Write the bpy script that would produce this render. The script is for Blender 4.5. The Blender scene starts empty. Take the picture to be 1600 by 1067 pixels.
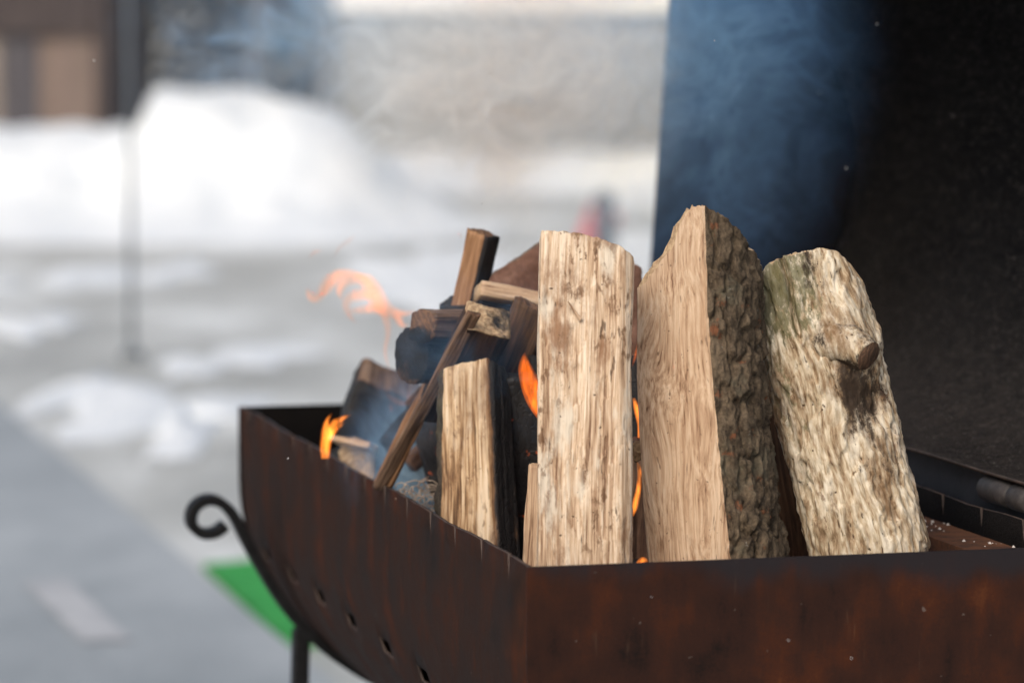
import bpy, bmesh, math, random
import numpy as np
from mathutils import Vector, Matrix

random.seed(7)
R_ = math.radians
scene = bpy.context.scene
COL = scene.collection

# ------------------------------------------------------------------ camera
FPX = 5115.0                     # focal length in pixels of a 1600 px wide frame
PITCH = R_(4.55)
CAM = Vector((0.0, 0.0, 1.231))
cd = bpy.data.cameras.new('camera')
cam = bpy.data.objects.new('camera', cd)
COL.objects.link(cam)
cam.location = CAM
cam.rotation_euler = (R_(90) - PITCH, 0, 0)
cd.sensor_width = 36.0
cd.lens = 36.0 * FPX / 1600.0
cd.clip_start = 0.05
cd.clip_end = 2000
cd.dof.use_dof = True
cd.dof.focus_distance = 2.80
cd.dof.aperture_fstop = 4.5
cd.dof.aperture_blades = 0
scene.camera = cam

# ------------------------------------------------------------------ sky, sun, exposure
SUN_EL, SUN_AZ = R_(40), R_(205)      # azimuth clockwise from +Y: behind the camera, a little left
world = bpy.data.worlds.new('World')
scene.world = world
world.use_nodes = True
wn = world.node_tree
sky = wn.nodes.new('ShaderNodeTexSky')
sky.sky_type = 'NISHITA'
sky.sun_disc = False
sky.sun_elevation = SUN_EL
sky.sun_rotation = SUN_AZ
sky.dust_density = 4.0
sky.air_density = 1.0
sky.ozone_density = 0.2
bg = wn.nodes['Background']
wn.links.new(sky.outputs[0], bg.inputs[0])
bg.inputs[1].default_value = 0.13
sd = bpy.data.lights.new('sun', 'SUN')
sd.energy = 1.35
sd.angle = R_(38)
sd.color = (1.0, 0.96, 0.90)
sun = bpy.data.objects.new('sun', sd)
COL.objects.link(sun)
sdir = Vector((math.sin(SUN_AZ) * math.cos(SUN_EL), math.cos(SUN_AZ) * math.cos(SUN_EL), math.sin(SUN_EL)))
sun.rotation_euler = (-sdir).to_track_quat('-Z', 'Y').to_euler()
scene.view_settings.view_transform = 'Standard'
scene.view_settings.look = 'None'
scene.view_settings.gamma = 1.0
scene.view_settings.exposure = 0.14
scene.view_settings.use_curve_mapping = False
cy = scene.cycles
cy.max_bounces = 5
cy.diffuse_bounces = 2
cy.adaptive_threshold = 0.025
cy.volume_bounces = 1
cy.transparent_max_bounces = 24
cy.volume_max_steps = 512
cy.use_denoising = True
cy.sample_clamp_indirect = 6.0

# ------------------------------------------------------------------ helpers: places
def ray(px, py):
    x = (px - 800.0) / FPX
    y = -(py - 533.5) / FPX
    return Vector((x, math.cos(PITCH) + y * math.sin(PITCH), -math.sin(PITCH) + y * math.cos(PITCH)))
def at(px, py, Y):
    d = ray(px, py)
    return CAM + d * (Y / d.y)
def atz(px, py, z=0.0):
    d = ray(px, py)
    return CAM + d * ((z - CAM.z) / d.z)

# ------------------------------------------------------------------ helpers: noise
_G = np.array([[1,1,0],[-1,1,0],[1,-1,0],[-1,-1,0],[1,0,1],[-1,0,1],[1,0,-1],[-1,0,-1],
               [0,1,1],[0,-1,1],[0,1,-1],[0,-1,-1]], float)
def _h(i, j, k, seed):
    n = (i.astype(np.int64) * 73856093) ^ (j.astype(np.int64) * 19349663) ^ (k.astype(np.int64) * 83492791) ^ (seed * 2654435761)
    n &= 0xffffffff
    n = ((n ^ (n >> 16)) * 0x45d9f3b) & 0xffffffff
    n = ((n ^ (n >> 16)) * 0x45d9f3b) & 0xffffffff
    return n ^ (n >> 16)
def pn(x, y, z, seed=0):
    x, y, z = np.broadcast_arrays(np.asarray(x, float), np.asarray(y, float), np.asarray(z, float))
    i, j, k = np.floor(x), np.floor(y), np.floor(z)
    fx, fy, fz = x - i, y - j, z - k
    u, v, w = [t * t * t * (t * (t * 6 - 15) + 10) for t in (fx, fy, fz)]
    out = 0
    for a in (0, 1):
        for b in (0, 1):
            for c in (0, 1):
                g = _G[_h(i + a, j + b, k + c, seed) % 12]
                d = g[..., 0] * (fx - a) + g[..., 1] * (fy - b) + g[..., 2] * (fz - c)
                out = out + d * (u if a else 1 - u) * (v if b else 1 - v) * (w if c else 1 - w)
    return out
def fbm(x, y, z, o=4, seed=0, r=0.5):
    s, a, f = 0, 1.0, 1.0
    for q in range(o):
        s = s + a * pn(np.asarray(x) * f, np.asarray(y) * f, np.asarray(z) * f, seed + q)
        a *= r
        f *= 2.03
    return s
def voro(x, y, seed=0):
    x = np.asarray(x, float); y = np.asarray(y, float)
    i, j = np.floor(x), np.floor(y)
    f1 = np.full(x.shape, 9.0); f2 = np.full(x.shape, 9.0); cell = np.zeros(x.shape)
    for a in (-1, 0, 1):
        for b in (-1, 0, 1):
            h = _h(i + a, j + b, np.zeros_like(i), seed)
            cx = i + a + (h & 1023) / 1023.0
            cyy = j + b + ((h >> 10) & 1023) / 1023.0
            d = np.hypot(cx - x, cyy - y)
            near = d < f1
            f2 = np.where(near, f1, np.minimum(f2, d))
            cell = np.where(near, ((h >> 20) & 255) / 255.0, cell)
            f1 = np.where(near, d, f1)
    return f1, f2, cell
def sstep(a, b, x):
    t = np.clip((np.asarray(x, float) - a) / (b - a), 0, 1)
    return t * t * (3 - 2 * t)

# ------------------------------------------------------------------ helpers: objects
def new_obj(name, me, parent=None):
    o = bpy.data.objects.new(name, me)
    COL.objects.link(o)
    if parent:
        o.parent = parent
    return o
def mesh_obj(name, verts, faces, mats, parent=None, smooth=True, midx=None, attrs=None):
    me = bpy.data.meshes.new(name)
    me.from_pydata([tuple(map(float, v)) for v in verts], [], [tuple(map(int, f)) for f in faces])
    for m in (mats if isinstance(mats, (list, tuple)) else [mats]):
        me.materials.append(m)
    if midx is not None:
        me.polygons.foreach_set('material_index', np.asarray(midx, dtype=np.int32))
    me.polygons.foreach_set('use_smooth', np.full(len(me.polygons), bool(smooth)))
    for k, v in (attrs or {}).items():
        at_ = me.attributes.new(k, 'FLOAT', 'POINT')
        at_.data.foreach_set('value', np.asarray(v, dtype=np.float32))
    me.update()
    return new_obj(name, me, parent)
def empty(name, loc=(0, 0, 0)):
    o = bpy.data.objects.new(name, None)
    COL.objects.link(o)
    o.location = loc
    o.empty_display_size = 0.1
    return o
def tag(o, label=None, cat=None, group=None, kind=None):
    for k, v in (('label', label), ('category', cat), ('group', group), ('kind', kind)):
        if v:
            o[k] = v
    return o
def bm_obj(name, bm, mats, parent=None, smooth=False):
    me = bpy.data.meshes.new(name)
    bm.normal_update()
    bm.to_mesh(me)
    bm.free()
    for m in (mats if isinstance(mats, (list, tuple)) else [mats]):
        me.materials.append(m)
    if smooth:
        me.polygons.foreach_set('use_smooth', np.full(len(me.polygons), True))
    return new_obj(name, me, parent)
def box(name, lo, hi, mat, parent=None, bevel=0.0):
    bm = bmesh.new()
    bmesh.ops.create_cube(bm, size=1)
    for v in bm.verts:
        v.co = Vector([(lo[i] + hi[i]) / 2 + v.co[i] * (hi[i] - lo[i]) for i in range(3)])
    if bevel:
        bmesh.ops.bevel(bm, geom=bm.edges[:], offset=bevel, segments=2, affect='EDGES')
    return bm_obj(name, bm, mat, parent)
def tube_geo(pts, rad, n=10, flat=None):
    """loft circles (or ellipses / flat bars) along pts; rad: list of (rx, ry)"""
    P = [Vector(p) for p in pts]
    V, F = [], []
    up = Vector((0, 1, 0)) if flat is None else Vector(flat)
    for i, p in enumerate(P):
        d = (P[min(i + 1, len(P) - 1)] - P[max(i - 1, 0)]).normalized()
        s = d.cross(up)
        if s.length < 1e-4:
            s = d.cross(Vector((1, 0, 0)))
        s.normalize()
        u = s.cross(d).normalized()
        rx, ry = rad[i] if isinstance(rad[i], (tuple, list)) else (rad[i], rad[i])
        for k in range(n):
            a = -2 * math.pi * k / n
            V.append(p + s * (rx * math.cos(a)) + u * (ry * math.sin(a)))
    for i in range(len(P) - 1):
        for k in range(n):
            F.append((i * n + k, i * n + (k + 1) % n, (i + 1) * n + (k + 1) % n, (i + 1) * n + k))
    F.append(tuple(range(n - 1, -1, -1)))
    F.append(tuple((len(P) - 1) * n + k for k in range(n)))
    return V, F
def bar_geo(pts, w, t, wide):
    """flat bar: rectangle w (along 'wide') x t swept along pts"""
    P = [Vector(p) for p in pts]
    wide = Vector(wide).normalized()
    V, F = [], []
    for i, p in enumerate(P):
        d = (P[min(i + 1, len(P) - 1)] - P[max(i - 1, 0)]).normalized()
        s = d.cross(wide).normalized()
        for a, b in ((-1, -1), (-1, 1), (1, 1), (1, -1)):
            V.append(p + s * (t / 2 * a) + wide * (w / 2 * b))
    for i in range(len(P) - 1):
        for k in range(4):
            F.append((i * 4 + k, i * 4 + (k + 1) % 4, i * 4 + 4 + (k + 1) % 4, i * 4 + 4 + k))
    F += [(3, 2, 1, 0), tuple(len(P) * 4 - 4 + k for k in range(4))]
    return V, F
def spline(pts, n=8):
    """Catmull-Rom through tuples of any length"""
    P = [np.array(p, float) for p in pts]
    P = [2 * P[0] - P[1]] + P + [2 * P[-1] - P[-2]]
    out = []
    for i in range(1, len(P) - 2):
        for k in range(n):
            t = k / n
            a, b, c, d = P[i - 1], P[i], P[i + 1], P[i + 2]
            out.append(0.5 * ((2 * b) + (-a + c) * t + (2 * a - 5 * b + 4 * c - d) * t * t + (-a + 3 * b - 3 * c + d) * t ** 3))
    out.append(P[-2])
    return out

# ------------------------------------------------------------------ helpers: materials
class NT:
    def __init__(self, name):
        self.m = bpy.data.materials.new(name)
        self.m.use_nodes = True
        self.t = self.m.node_tree
        self.t.nodes.clear()
        self.out = self.t.nodes.new('ShaderNodeOutputMaterial')
    def n(self, typ, props=None, **ins):
        nd = self.t.nodes.new(typ)
        for k, v in (props or {}).items():
            setattr(nd, k, v)
        for k, v in ins.items():
            key = int(k[1:]) if k[0] == 'i' and k[1:].isdigit() else k.replace('_', ' ')
            s = nd.inputs[key]
            if isinstance(v, bpy.types.NodeSocket):
                self.t.links.new(v, s)
            else:
                if hasattr(s, 'default_value'):
                    if s.type == 'RGBA' and len(v) == 3:
                        v = (*v, 1)
                    s.default_value = v
        return nd
    def coord(self, off=(0, 0, 0), scale=(1, 1, 1)):
        c = self.n('ShaderNodeTexCoord').outputs['Object']
        return self.n('ShaderNodeMapping', None, Vector=c, Location=off, Scale=scale).outputs[0]
    def noise(self, vec, scale, detail=4, rough=0.55, dist=0.0, out=0):
        return self.n('ShaderNodeTexNoise', None, Vector=vec, Scale=scale, Detail=detail, Roughness=rough, Distortion=dist).outputs[out]
    def mapr(self, v, a, b, c=0.0, d=1.0, smooth=True):
        return self.n('ShaderNodeMapRange', {'interpolation_type': 'SMOOTHSTEP' if smooth else 'LINEAR'}, i0=v, i1=a, i2=b, i3=c, i4=d).outputs[0]
    def math(self, op, a, b=0.0, clamp=False):
        return self.n('ShaderNodeMath', {'operation': op, 'use_clamp': clamp}, i0=a, i1=b).outputs[0]
    def vmath(self, op, a, b=None, sc=None):
        nd = self.n('ShaderNodeVectorMath', {'operation': op}, i0=a)
        if b is not None:
            s = nd.inputs[1]
            if isinstance(b, bpy.types.NodeSocket):
                self.t.links.new(b, s)
            else:
                s.default_value = b
        if sc is not None:
            nd.inputs['Scale'].default_value = sc
        return nd.outputs[0]
    def mix(self, f, a, b, blend='MIX'):
        nd = self.n('ShaderNodeMix', {'data_type': 'RGBA', 'blend_type': blend, 'clamp_factor': True}, i0=f, i6=a, i7=b)
        return nd.outputs[2]
    def ramp(self, v, stops):
        nd = self.n('ShaderNodeValToRGB', None, Fac=v)
        el = nd.color_ramp.elements
        while len(el) < len(stops):
            el.new(0.5)
        for e, (p, c) in zip(el, stops):
            e.position = p
            e.color = (*c, 1) if len(c) == 3 else c
        return nd.outputs[0]
    def attr(self, name):
        return self.n('ShaderNodeAttribute', {'attribute_name': name}).outputs['Fac']
    def bump(self, h, strength=0.5, dist=0.002, normal=None):
        nd = self.n('ShaderNodeBump', None, Height=h, Strength=strength, Distance=dist)
        if normal is not None:
            self.t.links.new(normal, nd.inputs['Normal'])
        return nd.outputs[0]
    def bsdf(self, **k):
        b = self.n('ShaderNodeBsdfPrincipled', None, **k)
        self.t.links.new(b.outputs[0], self.out.inputs['Surface'])
        return b
    def surf(self, s):
        self.t.links.new(s, self.out.inputs['Surface'])
    def vol(self, s):
        self.t.links.new(s, self.out.inputs['Volume'])

def wood_mat(name, stops, seed=0.0, stain=None, white=0.0, speck=0.4, warp=0.010, fibre=1.0, rough=0.72, ember=False, moss=False, bump=0.6, stretch=0.035, freckle=0.0):
    """split wood: long fibres along local z, stains, pits; 'char' attribute burns it black"""
    g = NT(name)
    c = g.coord((seed, seed * 1.7, seed * 0.3))
    low = g.noise(g.vmath('MULTIPLY', c, (1, 1, 0.5)), 9.0, 2, 0.5, out=1)
    wv = g.vmath('SCALE', g.vmath('SUBTRACT', low, (0.5, 0.5, 0.5)), sc=warp * 2.2)
    cw = g.vmath('ADD', c, wv)
    f1 = g.noise(g.vmath('MULTIPLY', cw, (1, 1, stretch)), 520 * fibre, 5, 0.62)
    f2 = g.noise(g.vmath('MULTIPLY', cw, (1, 1, stretch * 0.9)), 130 * fibre, 4, 0.55)
    f3 = g.noise(g.vmath('MULTIPLY', cw, (1, 1, 0.12)), 34, 3, 0.5)
    v = g.math('ADD', g.math('MULTIPLY', f1, 0.55), g.math('ADD', g.math('MULTIPLY', f2, 0.30), g.math('MULTIPLY', f3, 0.23)))
    col = g.ramp(v, stops)
    if white > 0:
        wmask = g.mapr(g.noise(g.vmath('MULTIPLY', c, (1, 1, 0.28)), 48, 5, 0.65), 0.53, 0.66, 0, white)
        col = g.mix(wmask, col, (0.70, 0.62, 0.50))
    if stain is not None:
        scol, amt = stain
        sm = g.mapr(g.noise(g.vmath('MULTIPLY', c, (1, 1, 0.42)), 30, 6, 0.68), 0.50, 0.68, 0, amt)
        col = g.mix(sm, col, scol)
    # brown freckles gathered in patches
    fr_ = g.mapr(g.noise(g.vmath('MULTIPLY', c, (1, 1, 0.5)), 150, 4, 0.65), 0.53, 0.64, 0, 1.0)
    fm = g.mapr(g.noise(g.vmath('MULTIPLY', c, (1, 1, 0.55)), 22, 3, 0.6), 0.46, 0.62, 0, freckle)
    col = g.mix(g.math('MULTIPLY', fr_, fm), col, (0.15, 0.075, 0.036))
    # dark vessels / pits
    pit = g.mapr(g.noise(g.vmath('MULTIPLY', cw, (1, 1, 0.16)), 300, 2, 0.5), 0.67, 0.74, 0, speck)
    pit2 = g.mapr(g.noise(c, 230, 2, 0.5), 0.70, 0.76, 0, speck * 1.1)
    pm = g.math('MAXIMUM', pit, pit2)
    col = g.mix(pm, col, (0.055, 0.028, 0.015))
    h = g.math('SUBTRACT', g.math('ADD', g.math('MULTIPLY', f1, 0.5), g.math('MULTIPLY', f2, 0.8)), g.math('MULTIPLY', pm, 0.5))
    if moss:
        ms = g.math('ADD', g.attr('moss'), g.math('MULTIPLY', g.math('SUBTRACT', g.noise(g.vmath('MULTIPLY', c, (1, 1, 0.5)), 90, 6, 0.75), 0.5), 4.2))
        mm = g.mapr(ms, 0.45, 1.1, 0, 0.8)
        mcol = g.mix(g.noise(c, 260, 3, 0.6), (0.030, 0.035, 0.012), (0.17, 0.165, 0.07))
        col = g.mix(mm, col, mcol)
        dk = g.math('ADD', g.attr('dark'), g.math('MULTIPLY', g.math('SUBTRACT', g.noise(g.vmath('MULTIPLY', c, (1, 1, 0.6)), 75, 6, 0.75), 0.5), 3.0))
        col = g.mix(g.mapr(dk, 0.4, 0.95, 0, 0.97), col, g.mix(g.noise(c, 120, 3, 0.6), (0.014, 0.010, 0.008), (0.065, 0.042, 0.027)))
    # burnt
    cn = g.noise(g.vmath('MULTIPLY', c, (1, 1, 0.35)), 60, 5, 0.65)
    ch = g.math('ADD', g.attr('char'), g.math('MULTIPLY', g.math('SUBTRACT', cn, 0.5), 1.1))
    sc = g.mapr(ch, 0.12, 0.5, 0, 0.75)
    col = g.mix(sc, col, g.mix(1.0, col, (0.30, 0.17, 0.10), 'MULTIPLY'))
    cf = g.mapr(ch, 0.42, 0.72)
    vo = g.n('ShaderNodeTexVoronoi', {'feature': 'DISTANCE_TO_EDGE'}, Vector=g.vmath('ADD', g.vmath('MULTIPLY', c, (1, 1, 0.45)), g.vmath('SCALE', g.noise(c, 90, 3, 0.6, out=1), sc=0.012)), Scale=150.0).outputs['Distance']
    crack = g.mapr(vo, 0.0, 0.12)
    ccol = g.mix(g.noise(c, 45, 3, 0.6), (0.006, 0.006, 0.007), (0.035, 0.032, 0.032))
    col = g.mix(cf, col, ccol)
    h2 = g.math('ADD', h, g.math('MULTIPLY', g.math('MULTIPLY', crack, cf), 0.45))
    nrm = g.bump(h2, bump, 0.0025)
    b = g.bsdf(Base_Color=col, Roughness=g.math('ADD', rough, g.math('MULTIPLY', cf, -0.12)), Normal=nrm, Specular_IOR_Level=0.25)
    if ember:
        em = g.mapr(g.math('ADD', g.attr('ember'), g.math('MULTIPLY', g.math('SUBTRACT', g.noise(g.vmath('MULTIPLY', c, (1, 1, 0.9)), 85, 4, 0.6), 0.5), 2.2)), 0.92, 1.25)
        g.t.links.new(g.mix(em, (0, 0, 0), (1.0, 0.16, 0.02)), b.inputs['Emission Color'])
        g.t.links.new(g.math('MULTIPLY', em, 2.2), b.inputs['Emission Strength'])
    return g.m

def end_mat(name, light, dark, seed=0.0):
    """sawn or torn end of a log"""
    g = NT(name)
    c = g.coord((seed, seed, 0))
    r = g.n('ShaderNodeTexWave', {'wave_type': 'RINGS', 'rings_direction': 'Z'}, Vector=c, Scale=55.0, Distortion=6.0, Detail=3.0, Detail_Scale=4.0).outputs['Fac']
    n1 = g.noise(c, 160, 5, 0.65)
    v = g.math('ADD', g.math('MULTIPLY', r, 0.35), g.math('MULTIPLY', n1, 0.75))
    col = g.ramp(v, [(0.1, dark), (0.75, light)])
    cf = g.mapr(g.math('ADD', g.attr('char'), g.math('MULTIPLY', g.math('SUBTRACT', g.noise(c, 60, 5, 0.6), 0.5), 0.9)), 0.4, 0.75)
    col = g.mix(cf, col, (0.01, 0.009, 0.009))
    g.bsdf(Base_Color=col, Roughness=0.85, Normal=g.bump(g.math('ADD', n1, g.math('MULTIPLY', r, 0.3)), 0.8, 0.002))
    return g.m

def bark_mat(name, seed=0.0, a=(0.026, 0.018, 0.012), b=(0.175, 0.13, 0.085), red=(0.20, 0.075, 0.035)):
    g = NT(name)
    c = g.coord((seed, seed, seed))
    n1 = g.noise(g.vmath('MULTIPLY', c, (1, 1, 0.6)), 75, 7, 0.7)
    n2 = g.noise(c, 420, 4, 0.6)
    v = g.math('ADD', g.math('MULTIPLY', n1, 0.75), g.math('MULTIPLY', n2, 0.3))
    col = g.ramp(v, [(0.40, a), (0.54, tuple((x + y) / 2 for x, y in zip(a, b))), (0.66, b)])
    gm = g.mapr(g.noise(c, 26, 4, 0.6), 0.52, 0.68, 0, 0.45)
    col = g.mix(gm, col, (0.105, 0.105, 0.075))
    rm = g.mapr(g.math('ADD', g.attr('inner'), g.math('MULTIPLY', g.math('SUBTRACT', g.noise(c, 58, 4, 0.65), 0.5), 3.2)), 0.6, 0.9, 0, 0.8)
    col = g.mix(rm, col, red)
    lic = g.mapr(g.noise(c, 150, 2, 0.5), 0.72, 0.78, 0, 0.6)
    col = g.mix(lic, col, (0.33, 0.31, 0.27))
    cf = g.mapr(g.attr('char'), 0.4, 0.8)
    col = g.mix(cf, col, (0.012, 0.011, 0.011))
    g.bsdf(Base_Color=col, Roughness=0.88, Normal=g.bump(g.math('ADD', g.math('MULTIPLY', n1, 1.2), g.math('MULTIPLY', n2, 0.6)), 0.8, 0.003), Specular_IOR_Level=0.2)
    return g.m

def simple_mat(name, c0, c1, scale=20.0, rough=0.7, bump=0.3, bdist=0.003, metallic=0.0, stretch=(1, 1, 1), spec=0.4):
    g = NT(name)
    c = g.coord()
    n1 = g.noise(g.vmath('MULTIPLY', c, stretch), scale, 6, 0.62)
    n2 = g.noise(g.vmath('MULTIPLY', c, stretch), scale * 7.3, 4, 0.6)
    v = g.math('ADD', g.math('MULTIPLY', n1, 0.7), g.math('MULTIPLY', n2, 0.3))
    col = g.ramp(v, [(0.36, c0), (0.64, c1)])
    g.bsdf(Base_Color=col, Roughness=rough, Metallic=metallic, Specular_IOR_Level=spec, Normal=g.bump(v, bump, bdist))
    return g.m

def rust_mat(name, soot_band=False, redder=0.0):
    """old mild steel: brown rust in vertical runs, blackened mill scale, pale drips and scratches"""
    g = NT(name)
    c = g.coord()
    run = g.vmath('MULTIPLY', c, (1, 1, 0.22))
    n1 = g.noise(run, 26, 6, 0.62)
    n2 = g.noise(run, 85, 5, 0.6)
    n3 = g.noise(c, 16, 5, 0.6)
    n4 = g.noise(c, 420, 3, 0.6)
    v = g.math('ADD', g.math('ADD', g.math('MULTIPLY', n1, 0.28), g.math('MULTIPLY', n2, 0.16)), g.math('ADD', g.math('MULTIPLY', n3, 0.50), g.math('MULTIPLY', n4, 0.13)))
    v = g.mapr(v, 0.36, 0.76, 0.30, 0.83, False)
    r = redder
    col = g.ramp(v, [(0.36, (0.009, 0.006, 0.005)), (0.46, (0.021 + 0.003 * r, 0.0105, 0.0075)), (0.56, (0.029 + 0.003 * r, 0.013, 0.0085)), (0.66, (0.050, 0.0165, 0.0085)), (0.78, (0.085, 0.028, 0.011))])
    sp = g.mapr(g.noise(c, 120, 1, 0.5), 0.775, 0.81, 0, 0.3)
    col = g.mix(sp, col, (0.22, 0.19, 0.17))
    drip = g.mapr(g.noise(g.vmath('MULTIPLY', c, (1, 1, 0.10)), 120, 3, 0.6), 0.68, 0.80, 0, 0.16)
    col = g.mix(drip, col, (0.20, 0.13, 0.085))
    if soot_band:
        z = g.n('ShaderNodeSeparateXYZ', None, Vector=c).outputs['Z']
        x = g.n('ShaderNodeSeparateXYZ', None, Vector=c).outputs['X']
        edge = g.math('ADD', g.math('MULTIPLY', g.math('SUBTRACT', g.noise(g.vmath('MULTIPLY', c, (1, 1, 0.4)), 13, 5, 0.6), 0.5), 0.075), g.math('MULTIPLY', g.math('SUBTRACT', x, 0.12), -0.05))
        sm = g.mapr(g.math('SUBTRACT', z, edge), -0.022, 0.002)
        col = g.mix(g.math('MULTIPLY', sm, 0.85), col, (0.018, 0.017, 0.020))
    rr = g.mapr(v, 0.4, 0.7, 0.68, 0.9)
    g.bsdf(Base_Color=col, Roughness=rr, Specular_IOR_Level=0.1, Normal=g.bump(g.math('ADD', v, g.math('MULTIPLY', n4, 0.2)), 0.35, 0.002))
    return g.m

def soot_mat(name, base=(0.004, 0.004, 0.005), brown=(0.014, 0.011, 0.009), grit=0.5, th=0.735, lit_dust=False):
    g = NT(name)
    c = g.coord()
    n1 = g.noise(c, 11, 5, 0.6)
    n2 = g.noise(c, 260, 5, 0.7)
    n3 = g.noise(c, 480, 2, 0.5)
    col = g.mix(g.mapr(n1, 0.35, 0.7), base, brown)
    col = g.mix(g.math('MULTIPLY', n2, 0.5), col, (0.014, 0.012, 0.0105))
    if lit_dust:  # ash tone that also carries the light falling on the lid's floor
        dm = g.math('MULTIPLY', g.attr('lit_dust'), g.mapr(g.noise(c, 55, 5, 0.65), 0.3, 0.65, 0.35, 1.0))
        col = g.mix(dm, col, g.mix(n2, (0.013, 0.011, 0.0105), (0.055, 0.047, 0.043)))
    fl = g.mapr(n3, th, th + 0.05, 0, grit)
    col = g.mix(fl, col, (0.42, 0.38, 0.35))
    g.bsdf(Base_Color=col, Roughness=0.85, Specular_IOR_Level=0.07, Normal=g.bump(g.math('ADD', n2, g.math('MULTIPLY', n3, 0.6)), 0.7, 0.004))
    return g.m

PALE = [(0.41, (0.17, 0.09, 0.05)), (0.47, (0.42, 0.275, 0.17)), (0.54, (0.62, 0.455, 0.31)), (0.62, (0.78, 0.65, 0.50))]
TAN = [(0.41, (0.15, 0.08, 0.045)), (0.47, (0.37, 0.235, 0.145)), (0.54, (0.52, 0.36, 0.235)), (0.62, (0.63, 0.475, 0.335))]
BROWN = [(0.41, (0.040, 0.022, 0.013)), (0.49, (0.11, 0.064, 0.040)), (0.56, (0.21, 0.130, 0.083)), (0.66, (0.34, 0.23, 0.155))]
DARKB = [(0.41, (0.014, 0.009, 0.006)), (0.49, (0.04, 0.022, 0.013)), (0.56, (0.085, 0.046, 0.025)), (0.66, (0.17, 0.095, 0.05))]
ROTTEN = [(0.40, (0.13, 0.075, 0.038)), (0.47, (0.34, 0.24, 0.145)), (0.54, (0.55, 0.45, 0.315)), (0.62, (0.76, 0.68, 0.545))]
M = {}
M['board'] = wood_mat('pale_split_wood', PALE, 3.1, ((0.24, 0.12, 0.06), 0.85), white=0.8, speck=0.75, warp=0.008, freckle=0.85)
M['tan'] = wood_mat('tan_split_wood', TAN, 8.7, ((0.33, 0.19, 0.10), 0.35), white=0.0, speck=0.5, warp=0.035, fibre=0.8, freckle=0.22)
M['streak'] = wood_mat('streaky_split_wood', [(0.42, (0.09, 0.045, 0.022)), (0.48, (0.34, 0.205, 0.105)), (0.54, (0.56, 0.40, 0.245)), (0.62, (0.72, 0.58, 0.42))], 5.3, ((0.13, 0.07, 0.04), 0.45), white=0.35, speck=0.5, warp=0.006, fibre=0.7, freckle=0.6)
M['rotten'] = wood_mat('weathered_wood', ROTTEN, 12.4, ((0.17, 0.095, 0.045), 0.85), white=0.75, speck=0.75, warp=0.03, fibre=0.5, moss=True, bump=1.0, stretch=0.16, freckle=0.9)
M['brown'] = wood_mat('scorched_brown_wood', BROWN, 1.9, ((0.07, 0.04, 0.025), 0.5), speck=0.2, warp=0.006, fibre=0.8, ember=True)
M['dark'] = wood_mat('smoked_dark_wood', DARKB, 4.4, ((0.03, 0.018, 0.012), 0.5), speck=0.2, warp=0.006, fibre=0.7, ember=True)
M['stickw'] = wood_mat('scorched_stick_wood', [(0.41, (0.09, 0.04, 0.018)), (0.49, (0.20, 0.10, 0.048)), (0.56, (0.32, 0.175, 0.09)), (0.66, (0.42, 0.27, 0.16))], 7.7, ((0.10, 0.05, 0.028), 0.4), speck=0.2, warp=0.005, ember=True)
M['slat'] = wood_mat('pale_kindling_wood', TAN, 6.6, ((0.30, 0.19, 0.11), 0.3), speck=0.15, warp=0.004, ember=True)
M['charface'] = wood_mat('charred_block_face', DARKB, 14.2, ((0.02, 0.012, 0.009), 0.5), speck=0.2, ember=True, fibre=0.5, stretch=0.6)
M['end'] = end_mat('log_end', (0.55, 0.40, 0.24), (0.22, 0.12, 0.06))
M['end_dark'] = end_mat('dark_log_end', (0.17, 0.09, 0.05), (0.05, 0.03, 0.02), 2.0)
M['bark'] = bark_mat('rough_bark', 2.2)
M['bark_dark'] = bark_mat('dark_bark', 5.0, (0.03, 0.024, 0.02), (0.11, 0.085, 0.06), (0.12, 0.05, 0.025))
M['rust'] = rust_mat('rusty_steel')
M['rust_plate'] = rust_mat('rusty_end_steel', True, 1.0)
M['rust_edge'] = simple_mat('worn_steel_edge', (0.03, 0.02, 0.016), (0.085, 0.058, 0.046), 60, 0.6, 0.3)
M['ledge'] = simple_mat('rusty_angle_iron', (0.035, 0.016, 0.010), (0.17, 0.065, 0.024), 45, 0.8, 0.4)
M['soot'] = soot_mat('sooty_steel', (0.003, 0.003, 0.004), (0.009, 0.0075, 0.007), grit=0.12)
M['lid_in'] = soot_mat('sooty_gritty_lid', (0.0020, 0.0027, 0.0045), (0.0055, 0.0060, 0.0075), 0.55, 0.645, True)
M['lid_out'] = simple_mat('black_lid_paint', (0.012, 0.013, 0.018), (0.03, 0.032, 0.042), 30, 0.5, 0.2)
M['iron'] = simple_mat('black_wrought_iron', (0.004, 0.004, 0.0045), (0.012, 0.012, 0.013), 90, 0.55, 0.5, 0.002, spec=0.15)
M['hinge'] = simple_mat('grimy_hinge_steel', (0.02, 0.018, 0.018), (0.06, 0.052, 0.05), 90, 0.6, 0.4)

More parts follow.
